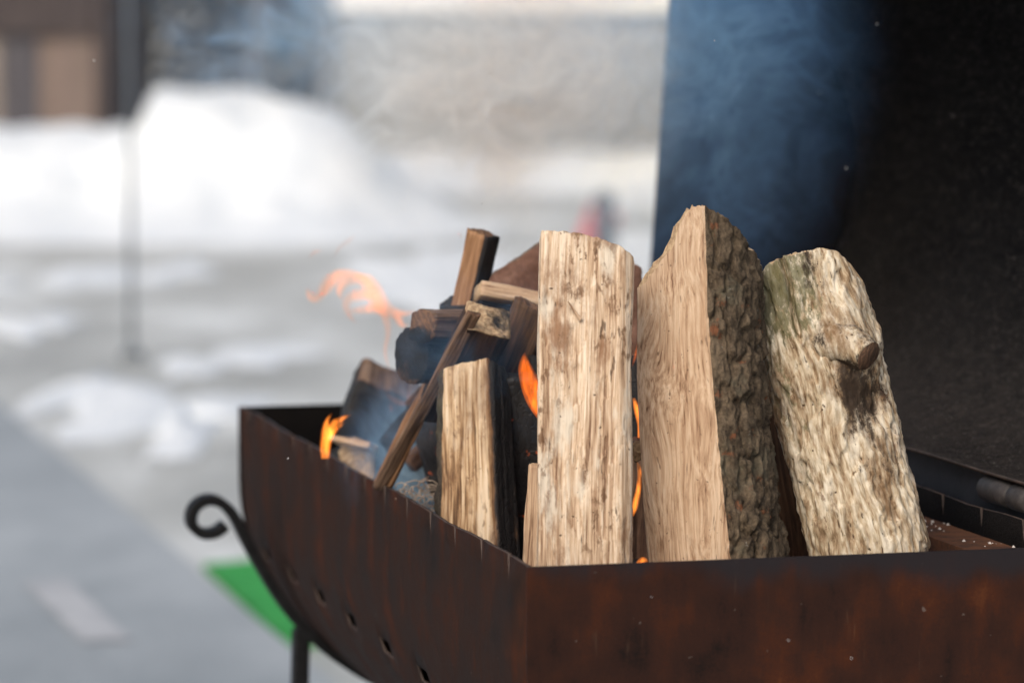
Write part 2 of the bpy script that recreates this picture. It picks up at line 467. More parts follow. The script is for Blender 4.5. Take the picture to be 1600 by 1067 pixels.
# ------------------------------------------------------------------ the setting
def ground_mat():
    g = NT('wet_icy_ground')
    c = g.coord()
    n1 = g.noise(g.vmath('MULTIPLY', c, (0.7, 0.3, 1)), 1.1, 6, 0.6)
    n2 = g.noise(c, 9, 5, 0.6)
    n3 = g.noise(c, 75, 4, 0.6)
    v = g.math('ADD', g.math('MULTIPLY', n1, 0.8), g.math('MULTIPLY', n2, 0.2))
    col = g.ramp(v, [(0.37, (0.36, 0.36, 0.325)), (0.46, (0.47, 0.475, 0.44)), (0.53, (0.60, 0.615, 0.59)), (0.61, (0.76, 0.79, 0.78))])
    g.bsdf(Base_Color=col, Specular_IOR_Level=0.3, Roughness=g.mapr(n1, 0.35, 0.65, 0.35, 0.7), Normal=g.bump(g.math('ADD', n2, g.math('MULTIPLY', n3, 0.3)), 0.25, 0.02))
    return g.m
def snow_mat():
    g = NT('old_snow')
    c = g.coord()
    n1 = g.noise(c, 2.2, 6, 0.6)
    n2 = g.noise(c, 26, 5, 0.6)
    col = g.mix(g.mapr(n1, 0.3, 0.7), (0.74, 0.785, 0.81), (0.84, 0.875, 0.885))
    g.bsdf(Base_Color=col, Roughness=0.7, Normal=g.bump(g.math('ADD', n1, g.math('MULTIPLY', n2, 0.3)), 0.5, 0.05))
    return g.m
def paving_mat():
    g = NT('grey_paving')
    c = g.coord()
    n1 = g.noise(g.vmath('MULTIPLY', c, (1, 0.45, 1)), 1.7, 5, 0.6)
    n2 = g.noise(c, 40, 5, 0.65)
    v = g.math('ADD', g.math('MULTIPLY', n1, 0.75), g.math('MULTIPLY', n2, 0.25))
    col = g.ramp(v, [(0.38, (0.27, 0.295, 0.305)), (0.62, (0.42, 0.45, 0.46))])
    g.bsdf(Base_Color=col, Roughness=0.55, Normal=g.bump(n2, 0.3, 0.004))
    return g.m
M['ground'], M['snow'], M['paving'] = ground_mat(), snow_mat(), paving_mat()
M['turf'] = simple_mat('green_artificial_turf', (0.02, 0.24, 0.04), (0.055, 0.40, 0.085), 25, 0.8, 0.6, 0.01)
ground = mesh_obj('ground', [(-400, -60, 0), (400, -60, 0), (400, 900, 0), (-400, 900, 0)], [(0, 1, 2, 3)], M['ground'], smooth=False)
tag(ground, kind='structure')

def sheet(name, poly, z, mat, thick=0.0):
    n = len(poly)
    V = [(p[0], p[1], z) for p in poly]
    F = [tuple(range(n))]
    if thick:
        V += [(p[0], p[1], z - thick) for p in poly]
        F += [tuple(reversed([n + i for i in range(n)]))] + [(i, n + i, n + (i + 1) % n, (i + 1) % n) for i in range(n)]
    return mesh_obj(name, V, F, mat, smooth=False)
# paved strip that cuts diagonally across the lower left, one kerb step high
e0, e1 = atz(0, 632, 0.1), atz(455, 1010, 0.1)
dv = (e1 - e0).normalized()
far_, near_ = e0 - dv * 25, e1 + dv * 14
pav = sheet('pavement', [(near_.x, near_.y), (far_.x, far_.y), (far_.x - 9, far_.y), (near_.x - 9, near_.y)], 0.1, M['paving'], 0.098)
tag(pav, kind='structure')
l0, l1 = atz(70, 905, 0.104), atz(168, 1000, 0.104)
ld = (l1 - l0).normalized(); ln = Vector((-ld.y, ld.x, 0)) * 0.05
streak = sheet('painted_line', [(l0 - ln)[:2], (l1 - ln)[:2], (l1 + ln)[:2], (l0 + ln)[:2]], 0.104,
               simple_mat('worn_white_paint', (0.33, 0.345, 0.36), (0.52, 0.53, 0.54), 7, 0.7), 0)
tag(streak, kind='structure')

# artificial turf beyond the pavement's edge
g0 = atz(318, 880, 0.02); g1 = atz(452, 1000, 0.02)
turf = sheet('turf_mat', [(g0.x, g0.y), (2.1, g0.y + 1.75), (2.8, 8.3), (g1.x, g1.y)], 0.02, M['turf'], 0.016)
tag(turf, 'bright green artificial turf mat on the ground behind the grill stand', 'mat')

def snow_blob(cx, cy_, rx, ry, h, seed, name='snow_patch'):
    n, m = 40, 7
    V, F = [], []
    for r in range(m):
        q = 1 - r / m
        for k in range(n):
            a = 2 * math.pi * k / n
            w = 1 + 1.0 * float(fbm(math.cos(a) * 1.3 + seed, math.sin(a) * 1.3, seed * 0.7, 3, 5))
            V.append((cx + rx * q * w * math.cos(a), cy_ + ry * q * w * math.sin(a), 0.003 + h * (1 - q ** 2.2)))
    V.append((cx, cy_, 0.003 + h))
    for r in range(m - 1):
        for k in range(n):
            F.append((r * n + k, r * n + (k + 1) % n, (r + 1) * n + (k + 1) % n, (r + 1) * n + k))
    for k in range(n):
        F.append(((m - 1) * n + k, (m - 1) * n + (k + 1) % n, len(V) - 1))
    return tag(mesh_obj(name, V, F, M['snow']), kind='structure')
for i, (x0, x1, y0, y1, h) in enumerate([
        (520, 770, 388, 486, .05), (70, 200, 418, 444, .04), (225, 330, 412, 440, .04), (-60, 135, 494, 530, .04),
        (45, 240, 590, 645, .05), (150, 395, 618, 690, .05), (230, 330, 655, 715, .03), (945, 1060, 286, 342, .08),
        (950, 1080, 365, 425, .04), (260, 350, 560, 590, .02), (-80, 30, 440, 465, .03), (330, 470, 540, 570, .02)]):
    a = atz((x0 + x1) / 2, y1); b = atz((x0 + x1) / 2, y0)
    cyy = (a.y + b.y) / 2
    snow_blob((x0 + x1 - 1600) / 2 / FPX * cyy, cyy, (x1 - x0) / 2 / FPX * cyy, abs(b.y - a.y) / 2, h, i * 3.7)

def snow_bank(name, xs, ys, hf, seed):
    X, Y = np.meshgrid(xs, ys)
    H = hf(X, Y)
    H = H * (1 + 0.12 * fbm(X * 0.9, Y * 0.9, seed, 4, seed)) + 0.10 * np.clip(H * 4, 0, 1) * fbm(X * 2.5, Y * 2.5, seed, 3, seed)
    H = np.clip(H, 0, None) - 0.02
    nx, ny = len(xs), len(ys)
    V = np.stack([X, Y, H], -1).reshape(-1, 3)
    F = [(j * nx + i, j * nx + i + 1, (j + 1) * nx + i + 1, (j + 1) * nx + i) for j in range(ny - 1) for i in range(nx - 1)]
    return tag(mesh_obj(name, V, F, M['snow']), kind='structure')
def bank1(X, Y):
    prof = np.interp(X, [-14, -3.16, -3.02, -2.4, -1.45, -1.2, -0.85, -0.4, 0.1], [.80, .82, 1.16, 1.14, .95, .66, .30, .08, 0.0])
    return prof * (0.4 * sstep(24.2, 27, Y) + .6 * sstep(25.8, 27.6, Y)) * (1 - sstep(28.2, 29.9, Y))
snow_bank('snow_bank', np.linspace(-14, 1.2, 120), np.linspace(23.8, 30.2, 44), bank1, 11)
def bank2(X, Y):
    return 0.42 * sstep(35.2, 36.8, Y) * (1 - sstep(38, 39.2, Y)) * sstep(-3.0, -1.4, X)
snow_bank('snow_bank', np.linspace(-3.2, 12, 90), np.linspace(34.8, 39.4, 30), bank2, 23)

# low rendered wall with a snow cap
wall = empty('boundary_wall', (0, 40, 0))
M['render'] = simple_mat('beige_grey_render', (0.20, 0.195, 0.18), (0.25, 0.245, 0.23), 1.2, 0.85, 0.05, 0.02)
box('wall_face', (-2.05, 0, 0), (14, 0.3, 2.02), M['render'], wall)
for k in range(6):
    box('pillar', (-2.1 + k * 3.1, -0.06, 0.0), (-1.75 + k * 3.1, -0.003, 2.0), M['render'], wall)
capV = []
sc_ = snow_bank('snow_cap', np.linspace(-2.15, 14.1, 120), np.linspace(-0.16, 0.46, 9),
                lambda X, Y: 0.30 * (1 - ((Y - 0.15) / 0.33) ** 4), 31)
sc_.parent = wall; sc_.location = (0, 0, 2.03); del sc_['kind']
tag(wall, 'long beige grey wall with snow on its top', 'wall')

# wooden shed, upper left
shed = empty('wooden_shed', (-3.80, 30.5, 0))
PL = [(0.25, 0.21, 0.175), (0.26, 0.22, 0.185), (0.09, 0.085, 0.095), (0.10, 0.092, 0.10), (0.22, 0.165, 0.14), (0.21, 0.16, 0.135), (0.20, 0.15, 0.125)]
pmats = [simple_mat('shed_plank_%d' % i, tuple(v * 0.8 for v in c), tuple(v * 1.2 for v in c), 12, 0.85, 0.4, 0.004, stretch=(1, 1, 0.1)) for i, c in enumerate(PL)]
for k in range(26):
    x1 = -0.075 - k * 0.176
    idx = {0: 5, 1: 4, 2: 6, 3: 2, 4: 3, 5: 0, 6: 1}.get(k, [0, 5, 1, 4, 6][k % 5])
    dy = random.uniform(-0.008, 0.008)
    box('plank', (x1 - 0.17, dy, 0.02), (x1, 0.025 + dy, 1.66), pmats[idx], shed)
M['shedpost'] = simple_mat('dark_shed_timber', (0.045, 0.036, 0.036), (0.09, 0.072, 0.07), 14, 0.85, 0.4, stretch=(1, 1, .1))
box('corner_post', (-0.07, -0.05, 0), (0.07, 0.09, 2.6), M['shedpost'], shed)
box('fascia', (-4.7, -0.09, 1.665), (-0.075, 0.02, 2.55), M['shedpost'], shed)
box('side_wall', (-0.05, 0.095, 0), (0.05, 3.4, 2.5), M['shedpost'], shed)
box('roof', (-4.9, -0.35, 2.61), (0.35, 3.6, 2.72), M['shedpost'], shed)
tag(shed, 'brown and dark planked wooden shed behind the snow bank', 'shed')

# red board and grey bollard beyond the logs
b0 = atz(912, 408)
rb = box('red_board', (-0.11, -0.012, 0), (0.11, 0.012, 0.40), simple_mat('hazed_red_plastic', (0.45, 0.10, 0.12), (0.56, 0.15, 0.17), 10, 0.5), None, 0.008)  # red lightened so that the colour itself holds the smoke haze
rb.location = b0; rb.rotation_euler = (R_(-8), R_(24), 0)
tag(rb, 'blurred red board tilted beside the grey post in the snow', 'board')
b1 = atz(944, 410)
bol = empty('bollard', b1)
V, F = tube_geo([(0, 0, 0), (0, 0, .38), (0, 0, .46), (0, 0, .49)], [.075, .07, .06, .03], 16)
mb = simple_mat('grey_blue_bollard', (0.10, 0.12, 0.14), (0.17, 0.19, 0.215), 10, 0.6)
mesh_obj('post', V, F, mb, bol)
V, F = tube_geo([(0, 0, .40), (0, 0, .44)], [.078, .078], 16)
mesh_obj('collar', V, F, simple_mat('dark_bollard_band', (0.05, 0.06, 0.07), (0.08, 0.09, 0.1), 10, 0.6), bol)
tag(bol, 'blurred grey upright post standing behind the log tops', 'post')

# slim pole standing on the wet ground, far out of focus
pole = empty('pole', atz(206, 560))
V, F = tube_geo([(0, 0, 0), (0, 0, .9), (0, 0, 2.6)], [.0125, .011, .010], 12)
mesh_obj('shaft', V, F, mb, pole)
V, F = tube_geo([(0, 0, .001), (0, 0, .03), (0, 0, .05)], [.05, .045, .02], 16)
mesh_obj('base', V, F, mb, pole)
tag(pole, 'slim grey pole standing in front of the snow bank', 'pole')

# trees
M['trunk'] = simple_mat('grey_tree_bark', (0.10, 0.10, 0.105), (0.20, 0.195, 0.20), 9, 0.9, 0.8, 0.03, stretch=(1, 1, .3))
M['needles'] = simple_mat('spruce_needles', (0.18, 0.19, 0.19), (0.38, 0.39, 0.39), 3, 0.8, 0.0)  # needles paled to take the smoke haze into their colour
def bare_tree(X, Y, r, h, lab, seed):
    rng = random.Random(seed)
    t = empty('bare_tree', (X, Y, 0))
    pts = [(rng.uniform(-1, 1) * .04 * k, rng.uniform(-1, 1) * .04 * k, h * k / 7) for k in range(8)]
    V, F = tube_geo(pts, [r * (1.25 if k == 0 else 1 - .1 * k) for k in range(8)], 12)
    mesh_obj('trunk', V, F, M['trunk'], t)
    for b in range(11):
        k = rng.uniform(2.2, 6.8) if b > 1 else 2.6
        base = Vector(pts[int(k)]).lerp(Vector(pts[min(7, int(k) + 1)]), k % 1)
        a = rng.uniform(0, 6.28)
        P = [base]
        d = Vector((math.cos(a), math.sin(a), rng.uniform(.25, .8))).normalized()
        for s in range(6):
            d = (d + Vector((rng.uniform(-.3, .3), rng.uniform(-.3, .3), .18))).normalized()
            P.append(P[-1] + d * rng.uniform(.18, .4) * h / 5)
        V, F = tube_geo(P, [r * .38 * (1 - .15 * s) for s in range(7)], 6)
        nv = 0
        limb = mesh_obj('limb', V, F, M['trunk'], t)
        VV, FF = [], []
        for s in range(1, 7):
            for w in range(4):
                e_ = P[s] + Vector((rng.uniform(-1, 1), rng.uniform(-1, 1), rng.uniform(-.1, 1))) * .16 * h / 3
                v2, f2 = tube_geo([P[s], (P[s] + e_) / 2 + Vector((0, 0, .02)), e_], [r * .08, r * .06, r * .02], 4)
                FF += [tuple(q + len(VV) for q in f) for f in f2]
                VV += v2
        tag(mesh_obj('twigs', VV, FF, M['trunk'], limb, smooth=False), kind='stuff')
    tag(t, lab, 'tree')
bare_tree(-1.86, 33.0, 0.15, 6.0, 'thick bare trunk of the tree nearest the beige wall', 3)
bare_tree(-2.42, 30.6, 0.075, 4.2, 'thin bare tree rising behind the snow bank', 8)
def spruce(X, Y, h, rad, lab, seed):
    rng = random.Random(seed)
    t = empty('spruce_tree', (X, Y, 0))
    V, F = tube_geo([(0, 0, 0), (0, 0, h * .5), (0, 0, h)], [.16, .09, .01], 8)
    mesh_obj('trunk', V, F, M['trunk'], t)
    VV, FF = [], []
    for k in range(2600):
        z = h * (0.04 + 0.94 * (1 - math.sqrt(rng.random())))
        rr = rad * (1 - z / h) * (0.85 + 0.1 * math.sin(z * 5 + seed)) * math.sqrt(rng.uniform(.12, 1))
        a = rng.uniform(0, 6.28)
        c = Vector((rr * math.cos(a), rr * math.sin(a), z - rr * .25))
        o = Vector((math.cos(a), math.sin(a), rng.uniform(-.7, .1))).normalized() * rng.uniform(.14, .30)
        s = Vector((-math.sin(a), math.cos(a), rng.uniform(-.4, .4))) * rng.uniform(.03, .07)
        i = len(VV)
        VV += [c - s, c + o * .5 - s * 1.3, c + o, c + o * .5 + s * 1.3, c + s]
        FF.append((i, i + 1, i + 2, i + 3, i + 4))
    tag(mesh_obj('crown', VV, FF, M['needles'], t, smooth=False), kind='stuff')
    tag(t, lab, 'tree', 'spruce trees behind the snow bank')
for i, (px, Y, h, rad) in enumerate([(60, 44, 7, 1.8), (190, 47, 8, 1.9), (265, 43, 6.5, 1.7), (345, 46, 8, 1.9), (420, 42.5, 6.8, 1.7), (495, 46, 7.5, 1.9), (560, 50, 8, 2.0), (700, 52, 7, 2), (900, 54, 8, 2.1)]):
    spruce((px - 800) / FPX * Y, Y, h, rad, 'hazy grey spruce ' + ['hidden mostly by the planks of the shed', 'just behind the corner post of the shed', 'just right of the shed corner', 'second to the right of the shed corner', 'behind the thin bare tree', 'behind the thick bare trunk', 'at the left end of the beige wall', 'far behind the left part of the beige wall', 'far behind the right part of the beige wall'][i], 40 + i)

# ------------------------------------------------------------------ the grill
RIM = 0.85
W, LEN, RAD, WALL = 0.49, 1.31, 0.245, 0.085
A0 = atz(825, 885, RIM); B0 = atz(375, 635, RIM)
ax = (B0 - A0); ax.z = 0; ax.normalize()                 # along the barrel, away from the camera
grill = empty('barrel_grill', A0)
grill.rotation_euler = (0, 0, math.atan2(ax.y, ax.x) - math.pi / 2)
tag(grill, 'rusty barrel grill with open black lid on a wrought iron stand', 'grill')
bpy.context.view_layer.update()
def tubw(x, l, z):                                        # grill's local -> world
    return grill.matrix_basis @ Vector((x, l, z))

def u_profile(n_wall=(0, .02, .035, .055, .085), n_arc=44):
    P = [(0, -z) for z in n_wall]
    for k in range(1, n_arc):
        a = math.pi * k / n_arc
        P.append((RAD - RAD * math.cos(a), -WALL - RAD * math.sin(a)))
    P += [(W, -z) for z in reversed(n_wall)]
    return P
prof = u_profile()
NOT = [0.092 * k + 0.06 for k in range(14) if 0.092 * k + 0.06 < LEN - 0.03]
ls = {0.0, LEN}
for q in NOT:
    ls |= {q - 0.0035, q, q + 0.0035, q + 0.046}
HOLES = [0.10, 0.26, 0.42, 0.58, 0.74, 0.90, 1.06, 1.22]
for q in HOLES:
    ls |= {q - 0.022, q + 0.022}
ls = sorted(v for v in ls if v <= LEN)
np_ = len(prof)
V, F = [], []
rng = random.Random(3)
for l in ls:
    isn = any(abs(l - q) < 1e-6 for q in NOT)
    wob = 0.0012 * math.sin(l * 17) + rng.uniform(-.0006, .0006)
    for i, (x, z) in enumerate(prof):
        if i in (0, np_ - 1):
            z = -0.019 if isn else wob
        bul = 0.0016 * float(pn(l * 5, z * 9 + x * 4, 3.3, 9))
        V.append((x - bul if x < W / 2 else x + bul, l, z))
# row index of the vents: 18 degrees down the arc
iv = 5 + round(18 / 180 * 44) - 1
for j in range(len(ls) - 1):
    mid = (ls[j] + ls[j + 1]) / 2
    hole = any(abs(mid - q) < 0.0221 for q in HOLES)
    for i in range(np_ - 1):
        if hole and i in (iv, np_ - 2 - iv):
            continue
        F.append((j * np_ + i, j * np_ + i + 1, (j + 1) * np_ + i + 1, (j + 1) * np_ + i))
shell = mesh_obj('side_shell', V, F, [M['rust'], M['soot'], M['rust_edge']], grill)
def solid(o, t, off, mo=1, mr=2):
    s = o.modifiers.new('thickness', 'SOLIDIFY')
    s.thickness = t; s.offset = off; s.material_offset = mo; s.material_offset_rim = mr
# make sure the outer skin faces outwards
def face_out(o, ref):
    bm = bmesh.new(); bm.from_mesh(o.data)
    f = bm.faces[0] if not hasattr(bm.faces, 'ensure_lookup_table') else (bm.faces.ensure_lookup_table() or bm.faces[0])
    if f.normal.dot(f.calc_center_median() - Vector(ref)) < 0:
        bmesh.ops.reverse_faces(bm, faces=bm.faces[:])
    bm.to_mesh(o.data); bm.free()
face_out(shell, (W / 2, LEN / 2, -.1))
solid(shell, 0.0035, -1)
def end_plate(name, l0, l1, mat_out, mat_in, grow=0.002, parent=None):
    P = u_profile((0, .085))
    c = (W / 2, -.1)
    P = [(c[0] + (x - c[0]) * (1 + grow / RAD), z if z == 0 else c[1] + (z - c[1]) * (1 + grow / RAD)) for x, z in P]
    n = len(P)
    V = [(x, l0, z) for x, z in P] + [(x, l1, z) for x, z in P]
    F = [tuple(reversed(range(n))), tuple(range(n, 2 * n))] + [(i, (i + 1) % n, n + (i + 1) % n, n + i) for i in range(n)]
    return mesh_obj(name, V, F, [mat_out, mat_in, M['rust_edge']], parent or grill, smooth=False, midx=[0, 1] + [0] * n)
end_plate('end_plate', -0.0045, -0.0005, M['rust_plate'], M['soot'])
end_plate('end_plate', LEN + 0.0045, LEN + 0.0005, M['rust'], M['soot'])
# angle-iron ledge inside the right wall
box('ledge_bar', (W - 0.05, 0.02, -0.030), (W - 0.006, LEN - 0.02, -0.025), M['ledge'], grill)
box('ledge_lip', (W - 0.054, 0.02, -0.048), (W - 0.0502, LEN - 0.02, -0.0245), M['ledge'], grill)

# lid: half barrel swung open about the right-hand rim
TAU = R_(4.0)
HX, HZ = W + 0.004, 0.032
LR = 0.25
def lid_pt(th, r=LR):
    cxx, czz = HX + LR * math.sin(TAU), HZ + LR * math.cos(TAU)
    return (cxx + r * (-math.sin(TAU) * math.cos(th) + math.cos(TAU) * math.sin(th)),
            czz + r * (-math.cos(TAU) * math.cos(th) - math.sin(TAU) * math.sin(th)))
nl, na = 60, 60
V, F = [], []
for j in range(nl + 1):
    l = LEN * j / nl
    for i in range(na + 1):
        x, z = lid_pt(math.pi * i / na, LR + 0.002 * float(pn(l * 6, i * .2, 1.7, 4)))
        V.append((x, l, z))
for j in range(nl):
    for i in range(na):
        F.append((j * (na + 1) + i, j * (na + 1) + i + 1, (j + 1) * (na + 1) + i + 1, (j + 1) * (na + 1) + i))
lit_dust = [float(sstep(1.25, 0.3, math.pi * (k % (na + 1)) / na)) for k in range(len(V))]       # ash plus the light on the lid's floor, put into the colour
lid = mesh_obj('lid', V, F, [M['lid_in'], M['lid_out'], M['rust_edge']], grill, attrs={'lit_dust': lit_dust})
cl = (HX + LR * math.sin(TAU), LEN / 2, HZ + LR * math.cos(TAU))
face_out(lid, cl)
lid.data.flip_normals()
solid(lid, 0.003, -1)
for l0, l1 in ((LEN + 0.0005, LEN + 0.0045), (-0.0045, -0.0005)):
    P = [lid_pt(math.pi * i / na, LR + 0.0028) for i in range(na + 1)]
    n = len(P)
    Vp = [(x, l0, z) for x, z in P] + [(x, l1, z) for x, z in P]
    Fp = [tuple(reversed(range(n))), tuple(range(n, 2 * n))] + [(i, (i + 1) % n, n + (i + 1) % n, n + i) for i in range(n)]
    mesh_obj('lid_end', Vp, Fp, [M['soot'], M['soot'], M['rust_edge']], lid, smooth=False, midx=[0, 1] + [2] * n)
# apron below the lid's hinge edge and the hinge barrels
box('hinge_apron', (W + 0.016, 0.178, -0.05), (W + 0.020, LEN, 0.026), M['lid_out'], grill)
for l0, l1 in ((0.17, 0.205), (0.206, 0.27), (1.0, 1.04), (1.041, 1.1)):
    V, F = tube_geo([(W + 0.012, l0, 0.014), (W + 0.012, l0 + .003, 0.014), (W + 0.012, l1 - .003, 0.014), (W + 0.012, l1, 0.014)], [.009, .012, .012, .009], 16, (0, 0, 1))
    mesh_obj('hinge_barrel', V, F, M['hinge'], grill)

# wrought iron stand
SL = 1.15
sc2 = spline([(-.046, -.1165), (-.058, -.1245), (-.073, -.125), (-.084, -.115), (-.084, -.101), (-.076, -.091), (-.063, -.0875), (-.049, -.093), (-.036, -.108), (-.022, -.137), (-.004, -.170),
              (.012, -.197), (.030, -.222), (.055, -.250), (.085, -.275), (.13, -.303), (.19, -.326), (.245, -.3375), (.30, -.326), (.36, -.303), (.42, -.262), (.47, -.205), (.50, -.155), (.515, -.12),
              (.53, -.10), (.55, -.095), (.565, -.105), (.565, -.12), (.552, -.126), (.54, -.12)], 6)
V, F = bar_geo([(p[0], SL, p[1]) for p in sc2], 0.027, 0.0115, (0, 1, 0))
cr = mesh_obj('cradle_bar', V, F, M['iron'], grill, smooth=False)
bv = cr.modifiers.new('soft', 'BEVEL'); bv.width = 0.002; bv.segments = 2
V, F = bar_geo([(p[0], 0.16, p[1] - 0.002) for p in sc2[78:132]], 0.026, 0.011, (0, 1, 0))
mesh_obj('cradle_bar', V, F, M['iron'], grill, smooth=False)
for l in (SL, 0.16):
    for x0, x1, z0 in ((.040, .022, -.236), (.45, .468, -.236)):
        V, F = bar_geo([(x0, l, z0 - .002), (x0 + (x1 - x0) * .4, l, -.5), (x1, l, -RIM)], 0.024, 0.018, (0, 1, 0))
        o = mesh_obj('leg', V, F, M['iron'], grill, smooth=False)
        bv = o.modifiers.new('soft', 'BEVEL'); bv.width = 0.003; bv.segments = 2

# ------------------------------------------------------------------ fuel
# glowing charcoal and ash bed (uncountable)
nx, ny = 90, 230
X, Y = np.meshgrid(np.linspace(0.02, W - 0.02, nx), np.linspace(0.012, LEN - 0.012, ny))
f1, f2, ce = voro(X * 38, Y * 38, 5)
H = -0.075 + 0.022 * (ce - 0.4) * sstep(0, .25, f2 - f1) + 0.014 * sstep(0, .2, f2 - f1) + 0.012 * fbm(X * 12, Y * 12, 1.0, 3, 2) - 0.06 * (np.abs(X - W / 2) / (W / 2)) ** 4 * 0
V = np.stack([X, Y, H], -1).reshape(-1, 3)
F = [(j * nx + i, j * nx + i + 1, (j + 1) * nx + i + 1, (j + 1) * nx + i) for j in range(ny - 1) for i in range(nx - 1)]
def coal_mat():
    g = NT('charcoal_and_ash')
    c = g.coord()
    n1 = g.noise(c, 30, 5, 0.6)
    n2 = g.noise(c, 220, 4, 0.6)
    col = g.mix(g.mapr(n1, 0.5, 0.72), (0.010, 0.010, 0.011), (0.12, 0.115, 0.11))
    em = g.mapr(g.noise(c, 26, 4, 0.6), 0.60, 0.72)
    g.bsdf(Base_Color=col, Roughness=0.8, Normal=g.bump(n2, 0.7, 0.003), Emission_Color=g.mix(0.5, (1, .12, .01), (1, .2, .03)), Emission_Strength=g.math('MULTIPLY', em, 1.6))
    return g.m
bed = mesh_obj('charcoal_bed', V, F, coal_mat())
bed.location = A0; bed.rotation_euler = grill.rotation_euler
tag(bed, 'dark charcoal and ash bed under the burning logs', 'charcoal', kind='stuff')

def make_log(name, outline, L, mats, edge_tags=None, top=None, disp=None, attrs=None, taper=None, bow=None, step=0.002, zstep=0.0035, cap_rough=0.002, seed=1, rounding=2, parent=None):
    """loft of a closed cross-section along local z; edge_tags picks the material of each outline edge (0 side, 1 bark)"""
    n0 = len(outline)
    pts, tg = [], []
    for i in range(n0):
        a = np.array(outline[i], float); b = np.array(outline[(i + 1) % n0], float)
        k = max(1, int(round(np.linalg.norm(b - a) / step)))
        for q in range(k):
            pts.append(a + (b - a) * q / k)
            tg.append(edge_tags[i] if edge_tags else 0)
    P = np.array(pts); tg = np.array(tg)
    for _ in range(rounding):
        P = 0.5 * P + 0.25 * (np.roll(P, 1, 0) + np.roll(P, -1, 0))
    n = len(P)
    T = np.roll(P, -1, 0) - np.roll(P, 1, 0)
    T /= np.linalg.norm(T, axis=1)[:, None] + 1e-9
    Nn = np.stack([T[:, 1], -T[:, 0]], 1)
    area = 0.5 * np.sum(P[:, 0] * np.roll(P[:, 1], -1) - np.roll(P[:, 0], -1) * P[:, 1])
    if area < 0:
        Nn = -Nn
    s = np.concatenate([[0], np.cumsum(np.linalg.norm(np.diff(P, axis=0), axis=1))])
    bl = tg.astype(float)
    for _ in range(3):
        bl = 0.5 * bl + 0.25 * (np.roll(bl, 1) + np.roll(bl, -1))
    nz = max(2, int(round(L / zstep)))
    t = np.linspace(0, 1, nz + 1)[:, None]
    x0, y0 = P[None, :, 0], P[None, :, 1]
    tp = (taper(t) if taper else np.ones_like(t))
    ztop = np.full((1, n), L) if top is None else top(x0, y0)
    Z = t * ztop
    S = np.broadcast_to(s[None], Z.shape)
    d = disp(S, Z, x0 + 0 * Z, y0 + 0 * Z, bl[None] + 0 * Z) if disp else 0 * Z
    bx = bow(t) if bow else 0 * t
    Xx = x0 * tp + Nn[None, :, 0] * d + (bx if not isinstance(bx, tuple) else bx[0])
    Yy = y0 * tp + Nn[None, :, 1] * d + (0 if not isinstance(bx, tuple) else bx[1])
    V = [np.stack([Xx, Yy, Z], -1).reshape(-1, 3)]
    F, mi = [], []
    for j in range(nz):
        for i in range(n):
            i2 = (i + 1) % n
            F.append((j * n + i, j * n + i2, (j + 1) * n + i2, (j + 1) * n + i))
            mi.append(int(tg[i]))
    # top cap: rings drawn in towards the centroid
    lx, ly, lz = Xx[-1], Yy[-1], Z[-1]
    cx0, cy0 = lx.mean(), ly.mean()
    m = 7
    base = nz * n
    prev = base
    cnt = (nz + 1) * n
    tops = Z[-1]
    for r in range(1, m):
        q = 1 - r / m
        rx, ry = cx0 + (lx - cx0) * q, cy0 + (ly - cy0) * q
        rz = (top(rx, ry) if top is not None else np.full(n, L)) + cap_rough * fbm(rx * 160, ry * 160, seed * 1.1 + r * .02, 3, seed)
        V.append(np.stack([rx, ry, rz], -1))
        for i in range(n):
            i2 = (i + 1) % n
            F.append((prev + i, prev + i2, cnt + i2, cnt + i)); mi.append(2)
        prev = cnt
        cnt += n
    V.append(np.array([[cx0, cy0, float(top(np.array([cx0]), np.array([cy0]))[0]) if top is not None else L]]))
    for i in range(n):
        F.append((prev + i, prev + (i + 1) % n, cnt)); mi.append(2)
    F.append(tuple(range(n - 1, -1, -1))); mi.append(2)
    V = np.concatenate(V)
    at_ = {'char': np.zeros(len(V))}
    if attrs:
        for k, fn in attrs.items():
            at_[k] = np.broadcast_to(fn(V[:, 0], V[:, 1], V[:, 2]), (len(V),))
    return mesh_obj(name, V, F, mats, parent, midx=mi, attrs=at_)

def stand(o, base, top, roll=0.0):
    """put local z on base->top; at roll 0 local -y faces the camera"""
    z = (Vector(top) - Vector(base)).normalized()
    y = Vector((0, 1, 0)); y = (y - z * y.dot(z)).normalized()
    x = y.cross(z)
    m = Matrix((x, y, z)).transposed().to_4x4()
    o.matrix_world = Matrix.Translation(Vector(base)) @ m @ Matrix.Rotation(roll, 4, 'Z')

def grain_disp(amp=0.0006, seed=1, coarse=0.0012, edge=0.0):
    def f(S, Z, x, y, b):
        return amp * fbm(S * 260, Z * 9, seed, 3, seed) + coarse * fbm(S * 40, Z * 12, seed + 2.2, 3, seed + 3)
    return f
def interp_top(L, xs, hs, ny=0.0, seed=1, rough=0.0012):
    return lambda x, y: L + np.interp(x, xs, hs) + ny * y + rough * fbm(np.asarray(x) * 220, np.asarray(y) * 220, seed * 1.3, 3, seed)

